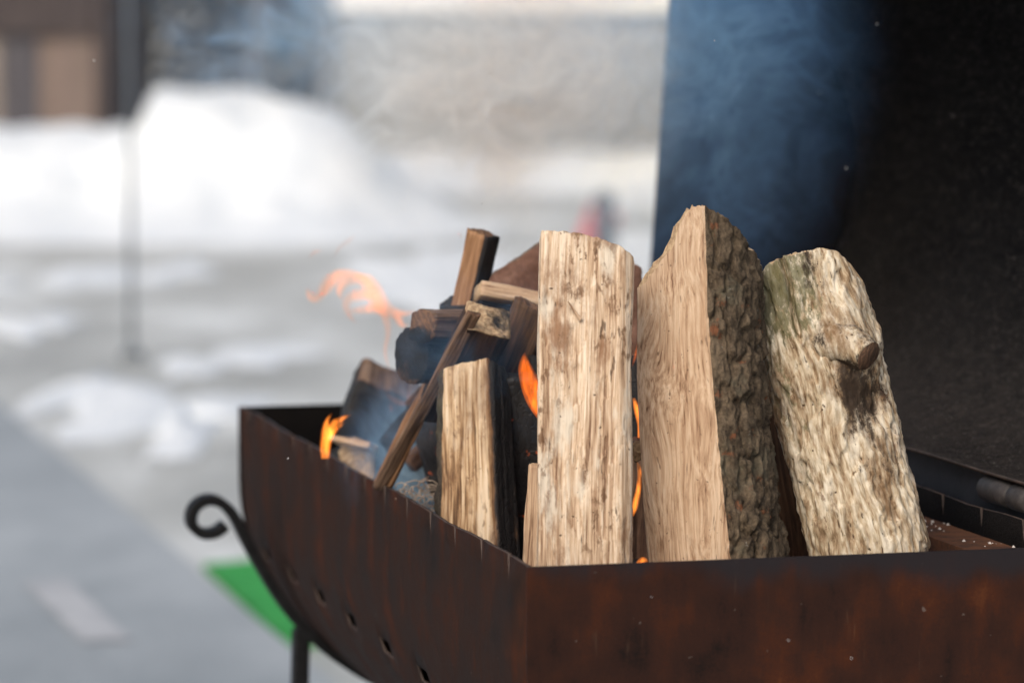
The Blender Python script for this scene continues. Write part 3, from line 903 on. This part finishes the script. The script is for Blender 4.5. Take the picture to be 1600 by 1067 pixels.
# --- pale flat log (the board-like one)
YB = 2.69
L = 0.365
lg = make_log('firewood_log', [(-.0385, -.024), (.030, -.027), (.0375, -.020), (.0395, -.004), (.032, .030), (-.030, .032), (-.038, .01)], L,
              [M['board'], M['bark'], M['end']], top=interp_top(L, [-.04, -.012, .008, .024, .036, .041], [.0, -.0015, -.006, -.011, -.018, -.024], -.15, 3),
              disp=lambda S, Z, x, y, b: 0.0007 * fbm(S * 240, Z * 8, 3, 3, 3) + 0.0012 * fbm(S * 38, Z * 9, 5.2, 3, 6) - 0.0010 * sstep(.28, .34, fbm(S * 55, Z * 22, 7.7, 4, 12)),
              step=0.0013, zstep=0.0024, rounding=1, taper=lambda t: 1 + 0.02 * (1 - t), bow=lambda t: 0.0012 * np.sin(t * 6))
top_ = at(917, 372, YB + 0.035); bot_ = at(909, 885, YB)
stand(lg, bot_ + (bot_ - top_).normalized() * (L - (top_ - bot_).length), top_, R_(3))
tag(lg, 'pale flat split log stained brown, standing second from the left', 'log', 'split logs standing on end in the grill')

sp_ = make_log('splinter', [(-.0014, -.001), (.0016, -.0012), (.0012, .0011), (-.0012, .001)], .019, [M['tan'], M['bark'], M['end']], step=.0008, zstep=.002, rounding=0,
               taper=lambda t: 1.15 - .75 * t, parent=lg)
sp_.matrix_parent_inverse = Matrix()
sp_.matrix_basis = Matrix.Translation((-.006, -.0262, L - .0705)) @ Matrix.Rotation(R_(-36), 4, 'Y') @ Matrix.Rotation(R_(9), 4, 'X')
# --- tall split log with thick bark on its right
YB = 2.74
L = 0.395
arc = [(.0125 + .0435 * math.sin(a) ** 0.9, -.046 + .060 * (1 - math.cos(a))) for a in np.linspace(0.06, 1.55, 12)]
out = [(-.056, .004), (.011, -.047)] + arc + [(.045, .035), (.01, .05), (-.035, .035)]
tags = [0] + [1] * (len(arc) + 1) + [0, 0, 0]
def bark_disp(S, Z, x, y, b):
    f1, f2, ce = voro(S * 58 + 0.55 * fbm(S * 60, Z * 30, 1, 3, 5), Z * 17 + 0.5 * fbm(S * 30, Z * 24, 4, 3, 8), 21)
    g1, g2, gc = voro(S * 190, Z * 110, 33)
    plate = sstep(0.02, 0.26, f2 - f1)
    bark = 0.0055 * plate + 0.0036 * (ce - .5) * plate + 0.0016 * (gc - .3) * sstep(0, .25, g2 - g1) + 0.0034 * fbm(S * 120, Z * 50, 2, 4, 4, .6) - 0.001
    wood = 0.0005 * fbm(S * 240, Z * 8, 3, 3, 13) + 0.0013 * fbm(S * 30, Z * 11, 5.2, 3, 16)
    return wood * (1 - b) + bark * b
lg = make_log('firewood_log', out, L, [M['tan'], M['bark'], M['end']], tags,
              top=interp_top(L, [-.056, -.046, -.032, -.020, -.012, .000, .012, .025, .042, .054, .06], [-.060, -.053, -.040, -.030, -.012, -.001, -.003, -.012, -.028, -.044, -.06], -.1, 7, .0022),
              disp=bark_disp, step=0.0011, zstep=0.0020, rounding=1, taper=lambda t: 1.03 - 0.11 * t,
              bow=lambda t: -0.004 * np.sin(t * 3.14) + 0.003 * sstep(.75, 1, t),
              attrs={'inner': lambda x, y, z: 0.22 * np.exp(-((x - .018) / .008) ** 2) * (y < -.02) + .17}, cap_rough=.004)
top_ = at(1074, 335, YB + 0.04); bot_ = at(1122, 870, YB)
stand(lg, bot_ + (bot_ - top_).normalized() * (L - (top_ - bot_).length), top_, R_(0))
tag(lg, 'tallest split log, tan wood face left and rough dark bark right', 'log', 'split logs standing on end in the grill')

# --- weathered log with moss and a knot, leaning left
YB = 2.78
L = 0.35
fr = [(.0515 * math.sin(a), .006 - .037 * abs(math.cos(a)) ** 0.85 * (1 if math.cos(a) > 0 else -1)) for a in np.linspace(-1.62, 1.62, 22)]
out = fr + [(.042, .034), (-.042, .034)]
KX, KZ = 0.026, 0.262
def rot_disp(S, Z, x, y, b):
    g1, g2, gc = voro(S * 120, Z * 34, 17)
    d = 0.0024 * fbm(S * 70, Z * 20, 3.3, 4, 7) + 0.0018 * fbm(S * 260, Z * 90, 8, 3, 9) + 0.0012 * (gc - .5) * sstep(0, .2, g2 - g1)
    d = d - 0.0030 * sstep(.12, .22, fbm(S * 40, Z * 20, 1.1, 4, 19))
    front = sstep(.02, .0, y)
    k2 = ((x - KX + .004) / .024) ** 2 + ((Z - KZ + 0.002) / .034) ** 2
    d = d + 0.013 * np.exp(-k2) * front
    k3 = ((x - KX - .002) / .016) ** 2 + ((Z - KZ + .047) / .024) ** 2
    d = d - 0.009 * np.exp(-k3) * front
    cr = np.exp(-((x + .016 + .0012 * np.sin(Z * 90)) / .0021) ** 2) * sstep(L - .075, L - .06, Z) * front
    return d - 0.014 * cr
lg = make_log('firewood_log', out, L, [M['rotten'], M['bark'], M['end']], None,
              top=interp_top(L, [-.054, -.046, -.03, -.015, .02, .036, .046, .054], [-.022, -.016, -.004, 0, 0, -.007, -.022, -.045], -.1, 9, .002),
              disp=rot_disp, step=0.0013, zstep=0.0020, rounding=1, taper=lambda t: 1.0 - 0.03 * t,
              attrs={'moss': lambda x, y, z: 1.15 * np.exp(-((x + .024) / .016) ** 2) * sstep(L - .10, L - .03, z) + 0.85 * np.exp(-((x - .000) / .012) ** 2) * sstep(L - .08, L - .03, z) + .5 * np.exp(-((x + .04) / .01) ** 2) * sstep(.12, .2, z),
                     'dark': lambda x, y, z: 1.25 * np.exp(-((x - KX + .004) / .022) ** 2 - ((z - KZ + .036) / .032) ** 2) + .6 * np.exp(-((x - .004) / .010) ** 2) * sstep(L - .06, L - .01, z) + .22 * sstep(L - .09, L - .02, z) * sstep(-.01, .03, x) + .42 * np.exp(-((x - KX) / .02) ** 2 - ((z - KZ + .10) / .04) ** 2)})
top_ = at(1247, 403, YB + 0.03); bot_ = at(1360, 865, YB)
stand(lg, bot_ + (bot_ - top_).normalized() * (L - (top_ - bot_).length), top_, R_(-2))
tag(lg, 'weathered mossy log with a knot, leaning left beside the black lid', 'log', 'split logs standing on end in the grill')
# the knot: a broken branch stub pointing right, down and outwards
kp = [(KX - .016, -.014, KZ + .012), (KX - .010, -.024, KZ + .009), (KX - .002, -.031, KZ + .004), (KX + .005, -.035, KZ - .003), (KX + .0105, -.0395, KZ - .0085)]
V, F = tube_geo(spline(kp, 5), [(.0245 - .0105 * (i / 20), .021 - .0078 * (i / 20)) for i in range(21)], 22, (0, 0, 1))
V = [Vector(v) + Vector(v - Vector(kp[2])).normalized() * 0.0014 * float(fbm(v.x * 130, v.y * 130, v.z * 60, 3, 4)) for v in V]
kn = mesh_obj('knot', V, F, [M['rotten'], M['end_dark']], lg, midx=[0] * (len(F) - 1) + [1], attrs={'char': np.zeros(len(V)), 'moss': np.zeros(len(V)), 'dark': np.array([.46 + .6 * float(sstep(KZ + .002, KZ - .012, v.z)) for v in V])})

# --- short log at the left
YB = 2.95
L = 0.225
lg = make_log('firewood_log', [(-.036, -.008), (-.029, -.022), (.020, -.030), (.026, -.027), (.0385, .002), (.020, .030), (-.030, .030)], L,
              [M['streak'], M['bark_dark'], M['end']], [1, 0, 0, 0, 0, 0, 1],
              top=interp_top(L, [-.036, -.01, .02, .03, .037], [-.008, -.003, 0, -.003, -.016], -.15, 5),
              disp=lambda S, Z, x, y, b: (0.0011 * fbm(S * 150, Z * 7, 3, 3, 23) + 0.0012 * fbm(S * 38, Z * 10, 5.2, 3, 26)) * (1 - b) + b * (0.004 * fbm(S * 90, Z * 45, 2, 4, 3) + .001),
              step=0.0014, zstep=0.0024, rounding=1, taper=lambda t: 1.07 - 0.22 * t,
              attrs={'char': lambda x, y, z: 0.78 * sstep(.016, .027, x) + .3 * sstep(.004, .02, x) * sstep(.1, .22, z) * 1.6, 'inner': lambda x, y, z: 0 * z})
top_ = at(741, 571, YB + 0.025); bot_ = at(746, 862, YB)
stand(lg, bot_ + (bot_ - top_).normalized() * (L - (top_ - bot_).length), top_, R_(-12))
tag(lg, 'shortest standing log, streaked wood charred black along its right side', 'log', 'split logs standing on end in the grill')

# --- smaller billets of the burning pile
def billet(p0, p1, w, d, mat, label, cat='log', roll=0.0, char=None, ember=None, endm='end_dark', seed=1, skew=0.0, amp=1.0, name='firewood_billet', top_slope=0.0, zst=0.005, outline=None, group='burning billets piled in the grill'):
    """p = (px, py, Y) of the lower and upper end of the axis; w across, d deep in metres"""
    b, t = at(*p0), at(*p1)
    L = (t - b).length
    o = outline or [(-w / 2, -d / 2 + skew), (w / 2, -d / 2 - skew), (w / 2 * .96, d / 2), (-w / 2 * .94, d / 2)]
    at_ = {'ember': lambda x, y, z: (ember(x / w, y / d, z / L) if ember else 0 * z - 1) + 0 * z}
    if char:
        at_['char'] = lambda x, y, z: char(x / w, y / d, z / L) + 0 * z
    ob = make_log(name, o, L, [M[mat], M['bark_dark'], M[endm]], None, top=interp_top(L, [-w, w], [-top_slope, top_slope], -.1, seed, .0015),
                  disp=lambda S, Z, x, y, bb: amp * (0.0007 * fbm(S * 220, Z * 8, seed, 3, seed) + 0.0018 * fbm(S * 45, Z * 14, seed + 5.2, 3, seed + 6)),
                  attrs=at_, step=0.0028, zstep=zst, rounding=1, seed=seed)
    stand(ob, b, t, roll)
    tag(ob, label, cat, group)
    return ob
# upright stick with the glowing charred side
billet((705, 590, 3.13), (757, 364, 3.10), .025, .024, 'stickw', 'upright brown stick with a charred glowing right side at the top', 'stick', R_(-34),
       char=lambda x, y, z: 1.1 * sstep(.30, .44, x), ember=lambda x, y, z: .62 * sstep(.40, .5, x) * sstep(.55, .8, z) + .3 * sstep(.2, .45, x) * sstep(.3, .1, np.abs(z - .3)) - .05, seed=4, name='firewood_stick', endm='end_dark')
# wide brown slab at the back
slab_px = [(756, 470), (768, 432), (843, 381), (880, 372 + 14), (935, 398), (1003, 418), (1012, 600), (1010, 790), (800, 760), (770, 560)]
def prism(name, pxs, Y0, depth, mat, endm, label, cat='log', char=None, seed=1, rise=0.0, ember=-1.0, group='burning billets piled in the grill'):
    """a solid split piece: its front face outline, run back by 'depth' metres"""
    c = at(sum(p[0] for p in pxs) / len(pxs), sum(p[1] for p in pxs) / len(pxs), Y0)
    pts = [at(p[0], p[1], Y0) - c for p in pxs]
    out = [(p.x, p.z) for p in pts]
    ob = make_log(name, out, depth, [M[mat], M['bark_dark'], M[endm]], None, top=lambda x, y: depth + 0.004 * fbm(np.asarray(x) * 60, np.asarray(y) * 30, seed, 4, seed),
                  disp=lambda S, Z, x, y, bb: 0.0022 * fbm(S * 60, Z * 18, seed, 4, seed), step=.004, zstep=.006, seed=seed,
                  attrs={'char': (lambda x, y, z: char(x, y, z) + 0 * z) if char else (lambda x, y, z: 0 * z), 'ember': lambda x, y, z: 0 * z + ember})
    # local x -> world x, local y -> world z, local z -> towards the camera
    m = Matrix(((1, 0, 0), (0, 0, -1), (0, 1, 0))).to_4x4()
    ob.matrix_world = Matrix.Translation(c + Vector((0, depth, 0))) @ Matrix.Rotation(rise, 4, 'X') @ m
    tag(ob, label, cat, group)
    return ob
M['slabface'] = wood_mat('scorched_slab_face', [(0.3, (0.07, 0.032, 0.02)), (0.5, (0.13, 0.065, 0.045)), (0.7, (0.21, 0.115, 0.08))], 9.9, ((0.05, 0.025, 0.018), 0.5), speck=0.15, warp=0.01, stretch=1.0, fibre=0.35)
prism('firewood_slab', slab_px, 3.10, .035, 'brown', 'slabface', 'wide reddish brown slab behind the pale flat log', seed=6)
# pale slat and the burnt billet below it
billet((746, 455, 3.04), (905, 484, 3.06), .015, .030, 'slat', 'pale slat lying across the top of the pile', 'slat', R_(-20), seed=8, name='kindling_piece', endm='end', char=lambda x, y, z: .0)
billet((742, 476, 3.05), (905, 504, 3.07), .034, .024, 'dark', 'burnt black billet lying under the pale slat', roll=R_(0), char=lambda x, y, z: 1.2, seed=9)
# billet lying across with its end towards the left
billet((659, 509, 2.99), (812, 510, 3.10), .030, .027, 'brown', 'brown billet lying flat with its blunt end pointing left', roll=R_(8),
       char=lambda x, y, z: 1.2 * sstep(.12, .42, x) + .5 * sstep(.75, 1, z), seed=12, outline=[(-.014, -.013), (.007, -.016), (.016, -.006), (.015, .013), (-.008, .014), (-.015, .004)])
billet((690, 493, 3.09), (812, 494, 3.11), .017, .02, 'brown', 'thin scorched billet behind the flat brown one', roll=R_(10), char=lambda x, y, z: 1.2 * sstep(.4, .15, z) + .25, seed=13)
# fat charred log under it
ro = [(.027 * math.cos(a) * (1.06 if math.cos(a) > 0 else .95), .025 * math.sin(a)) for a in np.linspace(0, 6.283, 15)[:-1]]
billet((641, 553, 3.02), (850, 545, 3.12), .052, .05, 'dark', 'fat charred black log with a rounded left end', char=lambda x, y, z: 1.25 - .75 * sstep(.25, .42, x) * sstep(.45, .15, z), ember=lambda x, y, z: .60 * sstep(.1, .4, x) * sstep(.6, .3, z), seed=15, outline=ro, amp=1.6, roll=R_(10))
# wedge with the pale cut end
billet((692, 640, 3.06), (763, 500, 2.955), .044, .034, 'dark', 'dark leaning billet with a pale freshly cut end', roll=R_(18), char=lambda x, y, z: .5 + .3 * x, endm='end', seed=17, top_slope=-.004)
# diagonal striped slab by the pale log
billet((768, 650, 3.03), (834, 479, 3.01), .036, .022, 'dark', 'dark brown striped slab leaning on the pale flat log', roll=R_(-12), char=lambda x, y, z: .12 - .1 * z, seed=19, top_slope=-.006)
# two thin sticks slanting down to the left rim
billet((592, 762, 3.07), (741, 489, 2.93), .0135, .007, 'brown', 'long thin weathered stick slanting down to the rusty rim', 'stick', R_(25), char=lambda x, y, z: .02, seed=21, name='firewood_stick', zst=.006)
billet((596, 760, 3.10), (687, 575, 3.09), .017, .014, 'stickw', 'reddish stick partly behind the long thin one', 'stick', R_(15), char=lambda x, y, z: .5 * sstep(.75, 1., z), seed=22, name='firewood_stick', zst=.006)
# charred block by the left wall
prism('firewood_block', [(524, 725), (527, 650), (545, 600), (562, 566), (578, 574), (598, 586), (622, 590), (648, 606), (662, 640), (664, 780), (560, 780)], 3.37, .10, 'brown', 'charface',
      'charred block with a brown top, close to the rusty left wall', char=lambda x, y, z: .75 * sstep(.085, .1, z) + .05 + .8 * sstep(-.012, -.03, x), seed=25, rise=R_(10), ember=.52)
prism('firewood_block', [(530, 700), (552, 690), (584, 704), (584, 775), (530, 775)], 3.29, .05, 'slat', 'end', 'small pale block glowing beside the flame at the left rim', seed=27)
billet((524, 687, 3.29), (584, 700, 3.27), .006, .028, 'slat', 'thin pale chip lying on the small pale block', 'chip', R_(-15), seed=28, name='wood_chip', endm='end')
# sliver, chip and the dark pieces seen between the standing logs
billet((826, 935, 2.78), (837, 728, 2.80), .014, .02, 'slat', 'narrow pale sliver standing against the flat log', 'sliver', seed=31, name='wood_sliver', endm='end', char=lambda x, y, z: .1)
prism('wood_chip', [(986, 690), (992, 684), (1015, 692), (1006, 712), (990, 728)], 2.80, .03, 'brown', 'end', 'small triangular chip wedged between the two tallest logs', 'chip', seed=33)
billet((838, 960, 3.02), (822, 585, 2.98), .05, .03, 'dark', 'charred billet in the gap between the short and flat logs', roll=R_(5), char=lambda x, y, z: 1.1, ember=lambda x, y, z: .60, seed=35)
billet((1000, 950, 2.90), (1006, 700, 2.95), .03, .03, 'brown', 'reddish billet deep between the two tallest logs', roll=R_(5), char=lambda x, y, z: .35, seed=36)
billet((1268, 960, 2.93), (1205, 560, 2.96), .055, .04, 'dark', 'dark brown billet in the gap before the mossy log', roll=R_(5), char=lambda x, y, z: .2, seed=37)
billet((930, 940, 2.98), (925, 560, 3.02), .12, .03, 'dark', 'broad dark billet hidden behind the pale flat log', roll=R_(5), char=lambda x, y, z: .9, seed=38)
billet((800, 640, 3.12), (700, 470, 3.14), .020, .018, 'dark', 'thin charred billet slanting behind the upright stick', roll=R_(20), char=lambda x, y, z: 1.1, seed=41)
billet((612, 700, 3.22), (735, 560, 3.16), .026, .022, 'dark', 'charred billet slanting behind the two thin sticks', roll=R_(-20), char=lambda x, y, z: .9, ember=lambda x, y, z: .66, seed=42)
billet((690, 760, 3.12), (655, 640, 3.2), .024, .02, 'dark', 'burnt stub standing low behind the reddish stick', roll=R_(10), char=lambda x, y, z: 1.0, ember=lambda x, y, z: .72, seed=43)
billet((640, 725, 3.16), (742, 640, 3.2), .018, .016, 'brown', 'half burnt stick crossing low behind the long thin stick', 'stick', R_(15), char=lambda x, y, z: .35 + .5 * z, ember=lambda x, y, z: .45, seed=45, name='firewood_stick')
billet((655, 640, 3.2), (742, 545, 3.14), .03, .02, 'brown', 'scorched billet tucked under the fat charred log', roll=R_(-10), char=lambda x, y, z: .45, seed=46)
# curled shavings near the rim
VV, FF = [], []
rng = random.Random(5)
for k in range(26):
    p = at(rng.uniform(625, 682), rng.uniform(758, 795), rng.uniform(3.0, 3.06))
    a, rr = rng.uniform(0, 6.28), rng.uniform(.003, .012)
    pts = [p + Vector((rr * math.cos(a + q * .8), rng.uniform(-.003, .003), rr * .7 * math.sin(a + q * .8))) for q in range(6)]
    v2, f2 = tube_geo(pts, [.0005] * 6, 4)
    FF += [tuple(q + len(VV) for q in f) for f in f2]
    VV += v2
tag(mesh_obj('wood_shavings', VV, FF, simple_mat('ashy_shavings', (0.16, 0.10, 0.07), (0.55, 0.45, 0.36), 60, 0.8), attrs={}), 'curled pale shavings inside the rim by the short log', 'shavings', kind='stuff')
# ash flakes and crumbs on the ledge
VV, FF = [], []
for k in range(40):
    p = tubw(W - rng.uniform(.008, .045), rng.choice([.17, .33, .36, .3]) + rng.uniform(-.03, .04), -.0245)
    s = rng.choice([.0004, .0006, .0008, .0015])
    i = len(VV)
    VV += [p + Vector((s * a, s * b, 0)) for a, b in ((-1, -1), (1, -.7), (.8, 1), (-.9, .8))] + [p + Vector((0, 0, s * 1.3))]
    FF += [(i, i + 1, i + 4), (i + 1, i + 2, i + 4), (i + 2, i + 3, i + 4), (i + 3, i, i + 4)]
tag(mesh_obj('ash_crumbs', VV, FF, simple_mat('white_ash', (0.45, 0.4, 0.36), (0.8, 0.76, 0.72), 200, 0.9), smooth=False), 'white ash crumbs on the rusty inner ledge', 'ash', kind='stuff')

# ------------------------------------------------------------------ flames
def flame_mat(name, strength, col=(1.0, 0.25, 0.03), surf=0.015, nsc=40.0, soot=10.0):
    g = NT(name)
    c = g.coord()
    n = g.mapr(g.noise(g.vmath('MULTIPLY', c, (1, 1, 0.3)), nsc, 3, 0.5, 0.6), 0.34, 0.70, 0.3, 1.7)
    e = g.n('ShaderNodeEmission', None, Color=(*col, 1), Strength=g.math('MULTIPLY', n, strength))
    ab = g.n('ShaderNodeVolumeAbsorption', None, Color=(1.0, 0.62, 0.35, 1), Density=soot)
    ad = g.n('ShaderNodeAddShader')
    g.t.links.new(e.outputs[0], ad.inputs[0]); g.t.links.new(ab.outputs[0], ad.inputs[1])
    g.vol(ad.outputs[0])
    t = g.n('ShaderNodeBsdfTransparent')
    es = g.n('ShaderNodeEmission', None, Color=(*col, 1), Strength=0.35)
    mx = g.n('ShaderNodeMixShader', None, Fac=surf)
    g.t.links.new(t.outputs[0], mx.inputs[1]); g.t.links.new(es.outputs[0], mx.inputs[2])
    g.surf(mx.outputs[0])
    return g.m
M['flame'] = flame_mat('bright_flame', 250.0, nsc=110.0)
M['flame2'] = flame_mat('orange_flame', 85.0, (1.0, 0.17, 0.012), nsc=110.0)
M['flame_faint'] = flame_mat('faint_flame', 12.5, (1.0, 0.27, 0.06), 0.01, 60, 16.0)
def flame_geo(px, Y, flat=0.6, wide=1.15):
    """px: list of (x, y, half width in px)"""
    P = spline(px, 6)
    pts = [at(p[0], p[1], Y + 0.004 * math.sin(3.0 * i / len(P))) for i, p in enumerate(P)]
    k = Y / FPX
    return tube_geo(pts, [(max(p[2], .2) * k * wide, max(p[2], .2) * k * flat) for p in P], 24)
def flame(label, Y, tongues, mat, name='flame', flat=0.6, spread=1.0):
    o = empty(name, at(tongues[0][0][0], tongues[0][0][1], Y))
    for q in tongues:
        par = o
        for j, wd in enumerate((1.2, 0.8, 0.45)):
            n_ = len(q)
            qq = [(x, y, w) for x, y, w in q]
            if j:                                        # the hotter core is narrower and shorter
                qq = [(x, y, w) for x, y, w in spline(q, 4)][j: len(q) * 4 - 3 - 2 * j]
            V, F = flame_geo(qq, Y, flat * wd, wd * spread)
            V = [v - o.location for v in V]
            t_ = mesh_obj('tongue' if j == 0 else 'core', V, F, M[mat], par)
            if j == 0:
                par = t_
    tag(o, label, 'flame', 'flames in the grill')
flame('yellow flame at the left rim beside the charred block', 3.10, [[(509, 716, 6), (509, 696, 7), (514, 678, 7.5), (523, 663, 6.5), (536, 653, 3), (549, 648, .5)], [(502, 706, 2), (504, 690, 3.5), (507, 672, 4), (512, 656, 3), (519, 645, .5)], [(514, 690, 2), (519, 678, 4), (528, 668, 3), (538, 660, .5)]], 'flame')
flame('tall orange flame between the short log and the flat log', 2.80, [[(846, 650, 7), (838, 628, 12), (828, 603, 12), (820, 578, 9), (818, 562, 5), (820, 551, 1)], [(845, 630, 6), (836, 598, 7), (826, 572, 4), (822, 556, 1)], [(850, 655, 4), (842, 640, 6), (822, 606, 4), (812, 585, 1)]], 'flame2')
flame('thin flame high in the gap between the tallest logs', 2.82, [[(990, 622, 2), (996, 640, 5), (1001, 662, 5), (999, 682, 3), (996, 694, 1)]], 'flame')
flame('slender curved flame low in the gap between the tallest logs', 2.82, [[(988, 806, 2), (992, 790, 5), (997, 768, 4), (999, 745, 3), (996, 722, 1)], [(1006, 752, 1), (1003, 740, 2.5), (998, 724, 1)]], 'flame')
flame('small flame tip just above the front rim', 2.70, [[(992, 884, 2), (1000, 879, 5), (1006, 875, 5), (1013, 877, 1)]], 'flame')
flame('faint orange streak near the top of the dark gap', 2.9, [[(988, 572, 1), (993, 555, 2.5), (997, 540, 2), (998, 528, .6)]], 'flame2')
flame('faint orange flame flickering on top of the charred block', 3.22, [[(602, 612, 1), (612, 622, 4), (622, 628, 5), (634, 632, 3), (642, 640, 1)], [(645, 650, 1), (642, 636, 4), (638, 618, 3), (640, 600, 1)], [(611, 645, .6), (611, 637, 3), (609, 628, .6)]], 'flame_faint')
flame('large pale orange flame curling in the air left of the pile', 3.05, [
    [(480, 450, 1.5), (483, 460, 3.5), (491, 466, 4.5), (500, 461, 4.5), (506, 448, 4.5), (515, 436, 5), (530, 429, 5), (550, 428, 4), (566, 432, 2.5), (578, 440, 1)],
    [(498, 464, 1), (509, 455, 4), (518, 444, 4), (532, 436, 2)],
    [(534, 470, 1), (531, 455, 4), (538, 442, 5), (556, 436, 5), (572, 440, 7), (582, 452, 8), (590, 468, 8), (602, 482, 7), (617, 489, 5), (634, 490, 3), (650, 486, 1)],
    [(556, 506, 1), (546, 492, 3), (541, 477, 4), (548, 465, 5), (562, 461, 6), (576, 463, 4), (586, 467, 1)],
    [(545, 486, 2), (565, 484, 4), (585, 482, 5), (598, 490, 4), (605, 506, 4), (606, 525, 3), (602, 544, 2.5), (604, 562, 2), (610, 580, .6)],
    [(612, 492, 1), (622, 500, 4), (630, 508, 3), (640, 506, .6)]], 'flame_faint', flat=2.0, spread=1.7)
flame('pale wisp of flame above the curling flame', 3.08, [[(520, 404, 1), (530, 388, 3), (545, 376, 4), (556, 366, 1)], [(482, 404, 1), (492, 394, 4), (504, 392, 1)]], 'flame_faint')
flame('tiny pale flame tip left of the upright stick', 3.08, [[(722, 374, 2), (719, 366, 2), (717, 360, .6)]], 'flame_faint')

# ------------------------------------------------------------------ smoke
def smoke_mat(name, dens, sc, seed, wisp=1.0, col=(0.30, 0.58, 1.0), cover=(0.42, 0.62), fine=14.0):
    """sc: half-axes of the cloud in metres, so that noise keeps its real size"""
    g = NT(name)
    c = g.n('ShaderNodeTexCoord').outputs['Object']
    r = g.n('ShaderNodeVectorMath', {'operation': 'LENGTH'}, i0=c).outputs['Value']
    fall = g.mapr(r, 0.05, 1.0, 1, 0)
    m = g.vmath('ADD', g.vmath('MULTIPLY', c, sc), (seed, seed * 1.3, seed * .7))
    wv = g.noise(m, 7.0, 2, 0.5, out=1)
    m2 = g.vmath('ADD', m, g.vmath('SCALE', g.vmath('SUBTRACT', wv, (0.5, 0.5, 0.5)), sc=0.22))
    big = g.mapr(g.noise(m2, 5.5, 3, 0.55), cover[0], cover[1])
    nf = g.noise(m2, fine, 3, 0.55)
    rid = g.math('SUBTRACT', 1.0, g.math('MULTIPLY', g.math('ABSOLUTE', g.math('SUBTRACT', nf, 0.5)), 6.5), True)
    rid = g.math('POWER', rid, 2.0)
    d = g.math('MULTIPLY', big, g.math('ADD', 0.35, g.math('MULTIPLY', rid, wisp)))
    d = g.math('MULTIPLY', g.math('MULTIPLY', d, fall), dens)
    s = g.n('ShaderNodeVolumeScatter', None, Color=(*col, 1), Density=d, Anisotropy=-0.3)
    g.vol(s.outputs[0])
    try:
        g.m.cycles.volume_step_rate = 0.5
    except Exception:
        pass
    return g.m
def smoke(px, py, Y, half, dens, seed, label, tilt=0.0, **kw):
    bm = bmesh.new()
    bmesh.ops.create_icosphere(bm, subdivisions=3, radius=1.0)
    o = bm_obj('smoke', bm, smoke_mat('drifting_smoke', dens, half, seed, **kw))
    o.location = at(px, py, Y)
    o.scale = half
    o.rotation_euler = (0, tilt, 0)
    tag(o, label, 'smoke', kind='stuff')
smoke(1062, 70, 3.5, (.25, .15, .37), 5.6, 3.3, 'blue smoke drifting up in front of the black lid', R_(4), wisp=1.2, cover=(0.28, 0.64), col=(0.20, 0.44, 0.92), fine=22)
smoke(765, 150, 3.2, (.22, .14, .29), 11.0, 7.1, 'thin curling smoke rising above the log tops', R_(10), wisp=2.2, fine=17, col=(0.66, 0.83, 1.0), cover=(0.36, 0.6))
smoke(650, 720, 3.22, (.085, .10, .11), 7.0, 5.2, 'blue smoke between the sticks inside the grill', 0, wisp=2.2, fine=30.0, cover=(0.32, 0.55))
smoke(760, 560, 2.98, (.12, .09, .11), 2.2, 9.4, 'thin smoke around the burning pile', 0, wisp=1.8, fine=26.0)
smoke(420, 40, 3.4, (.26, .2, .13), 4.0, 2.8, 'faint blue smoke in the upper left', R_(-8), wisp=1.5)

# light flakes of ash carried up by the fire (uncountable)
VV, FF = [], []
rng = random.Random(17)
spots = [(1370, 38, 3.3), (1280, 145, 3.7), (1322, 263, 3.4), (147, 95, 3.2), (546, 98, 3.2), (450, 716, 2.95), (1018, 932, 2.5), (1232, 1000, 2.45), (1330, 1028, 2.45)]
spots += [(rng.uniform(250, 1560), rng.uniform(20, 420), rng.uniform(2.7, 3.6)) for _ in range(6)]
for px, py, Y in spots:
    p = at(px, py, Y)
    u = Vector((rng.uniform(-1, 1), rng.uniform(-1, 1), rng.uniform(-1, 1))).normalized() * rng.uniform(.0005, .0011)
    v = u.cross(Vector((.3, .8, .5))).normalized() * rng.uniform(.0005, .0014)
    w = u.cross(v).normalized() * .0003
    i = len(VV)
    VV += [p - u, p - v, p + u, p + v, p + w, p - w]
    FF += [(i, i + 1, i + 4), (i + 1, i + 2, i + 4), (i + 2, i + 3, i + 4), (i + 3, i, i + 4), (i + 1, i, i + 5), (i + 2, i + 1, i + 5), (i + 3, i + 2, i + 5), (i, i + 3, i + 5)]
tag(mesh_obj('ash_flakes', VV, FF, simple_mat('grey_white_ash', (0.5, 0.5, 0.5), (0.8, 0.8, 0.8), 300, 0.9), smooth=False), 'tiny pale ash flakes drifting in the air above the grill', 'ash', kind='stuff')
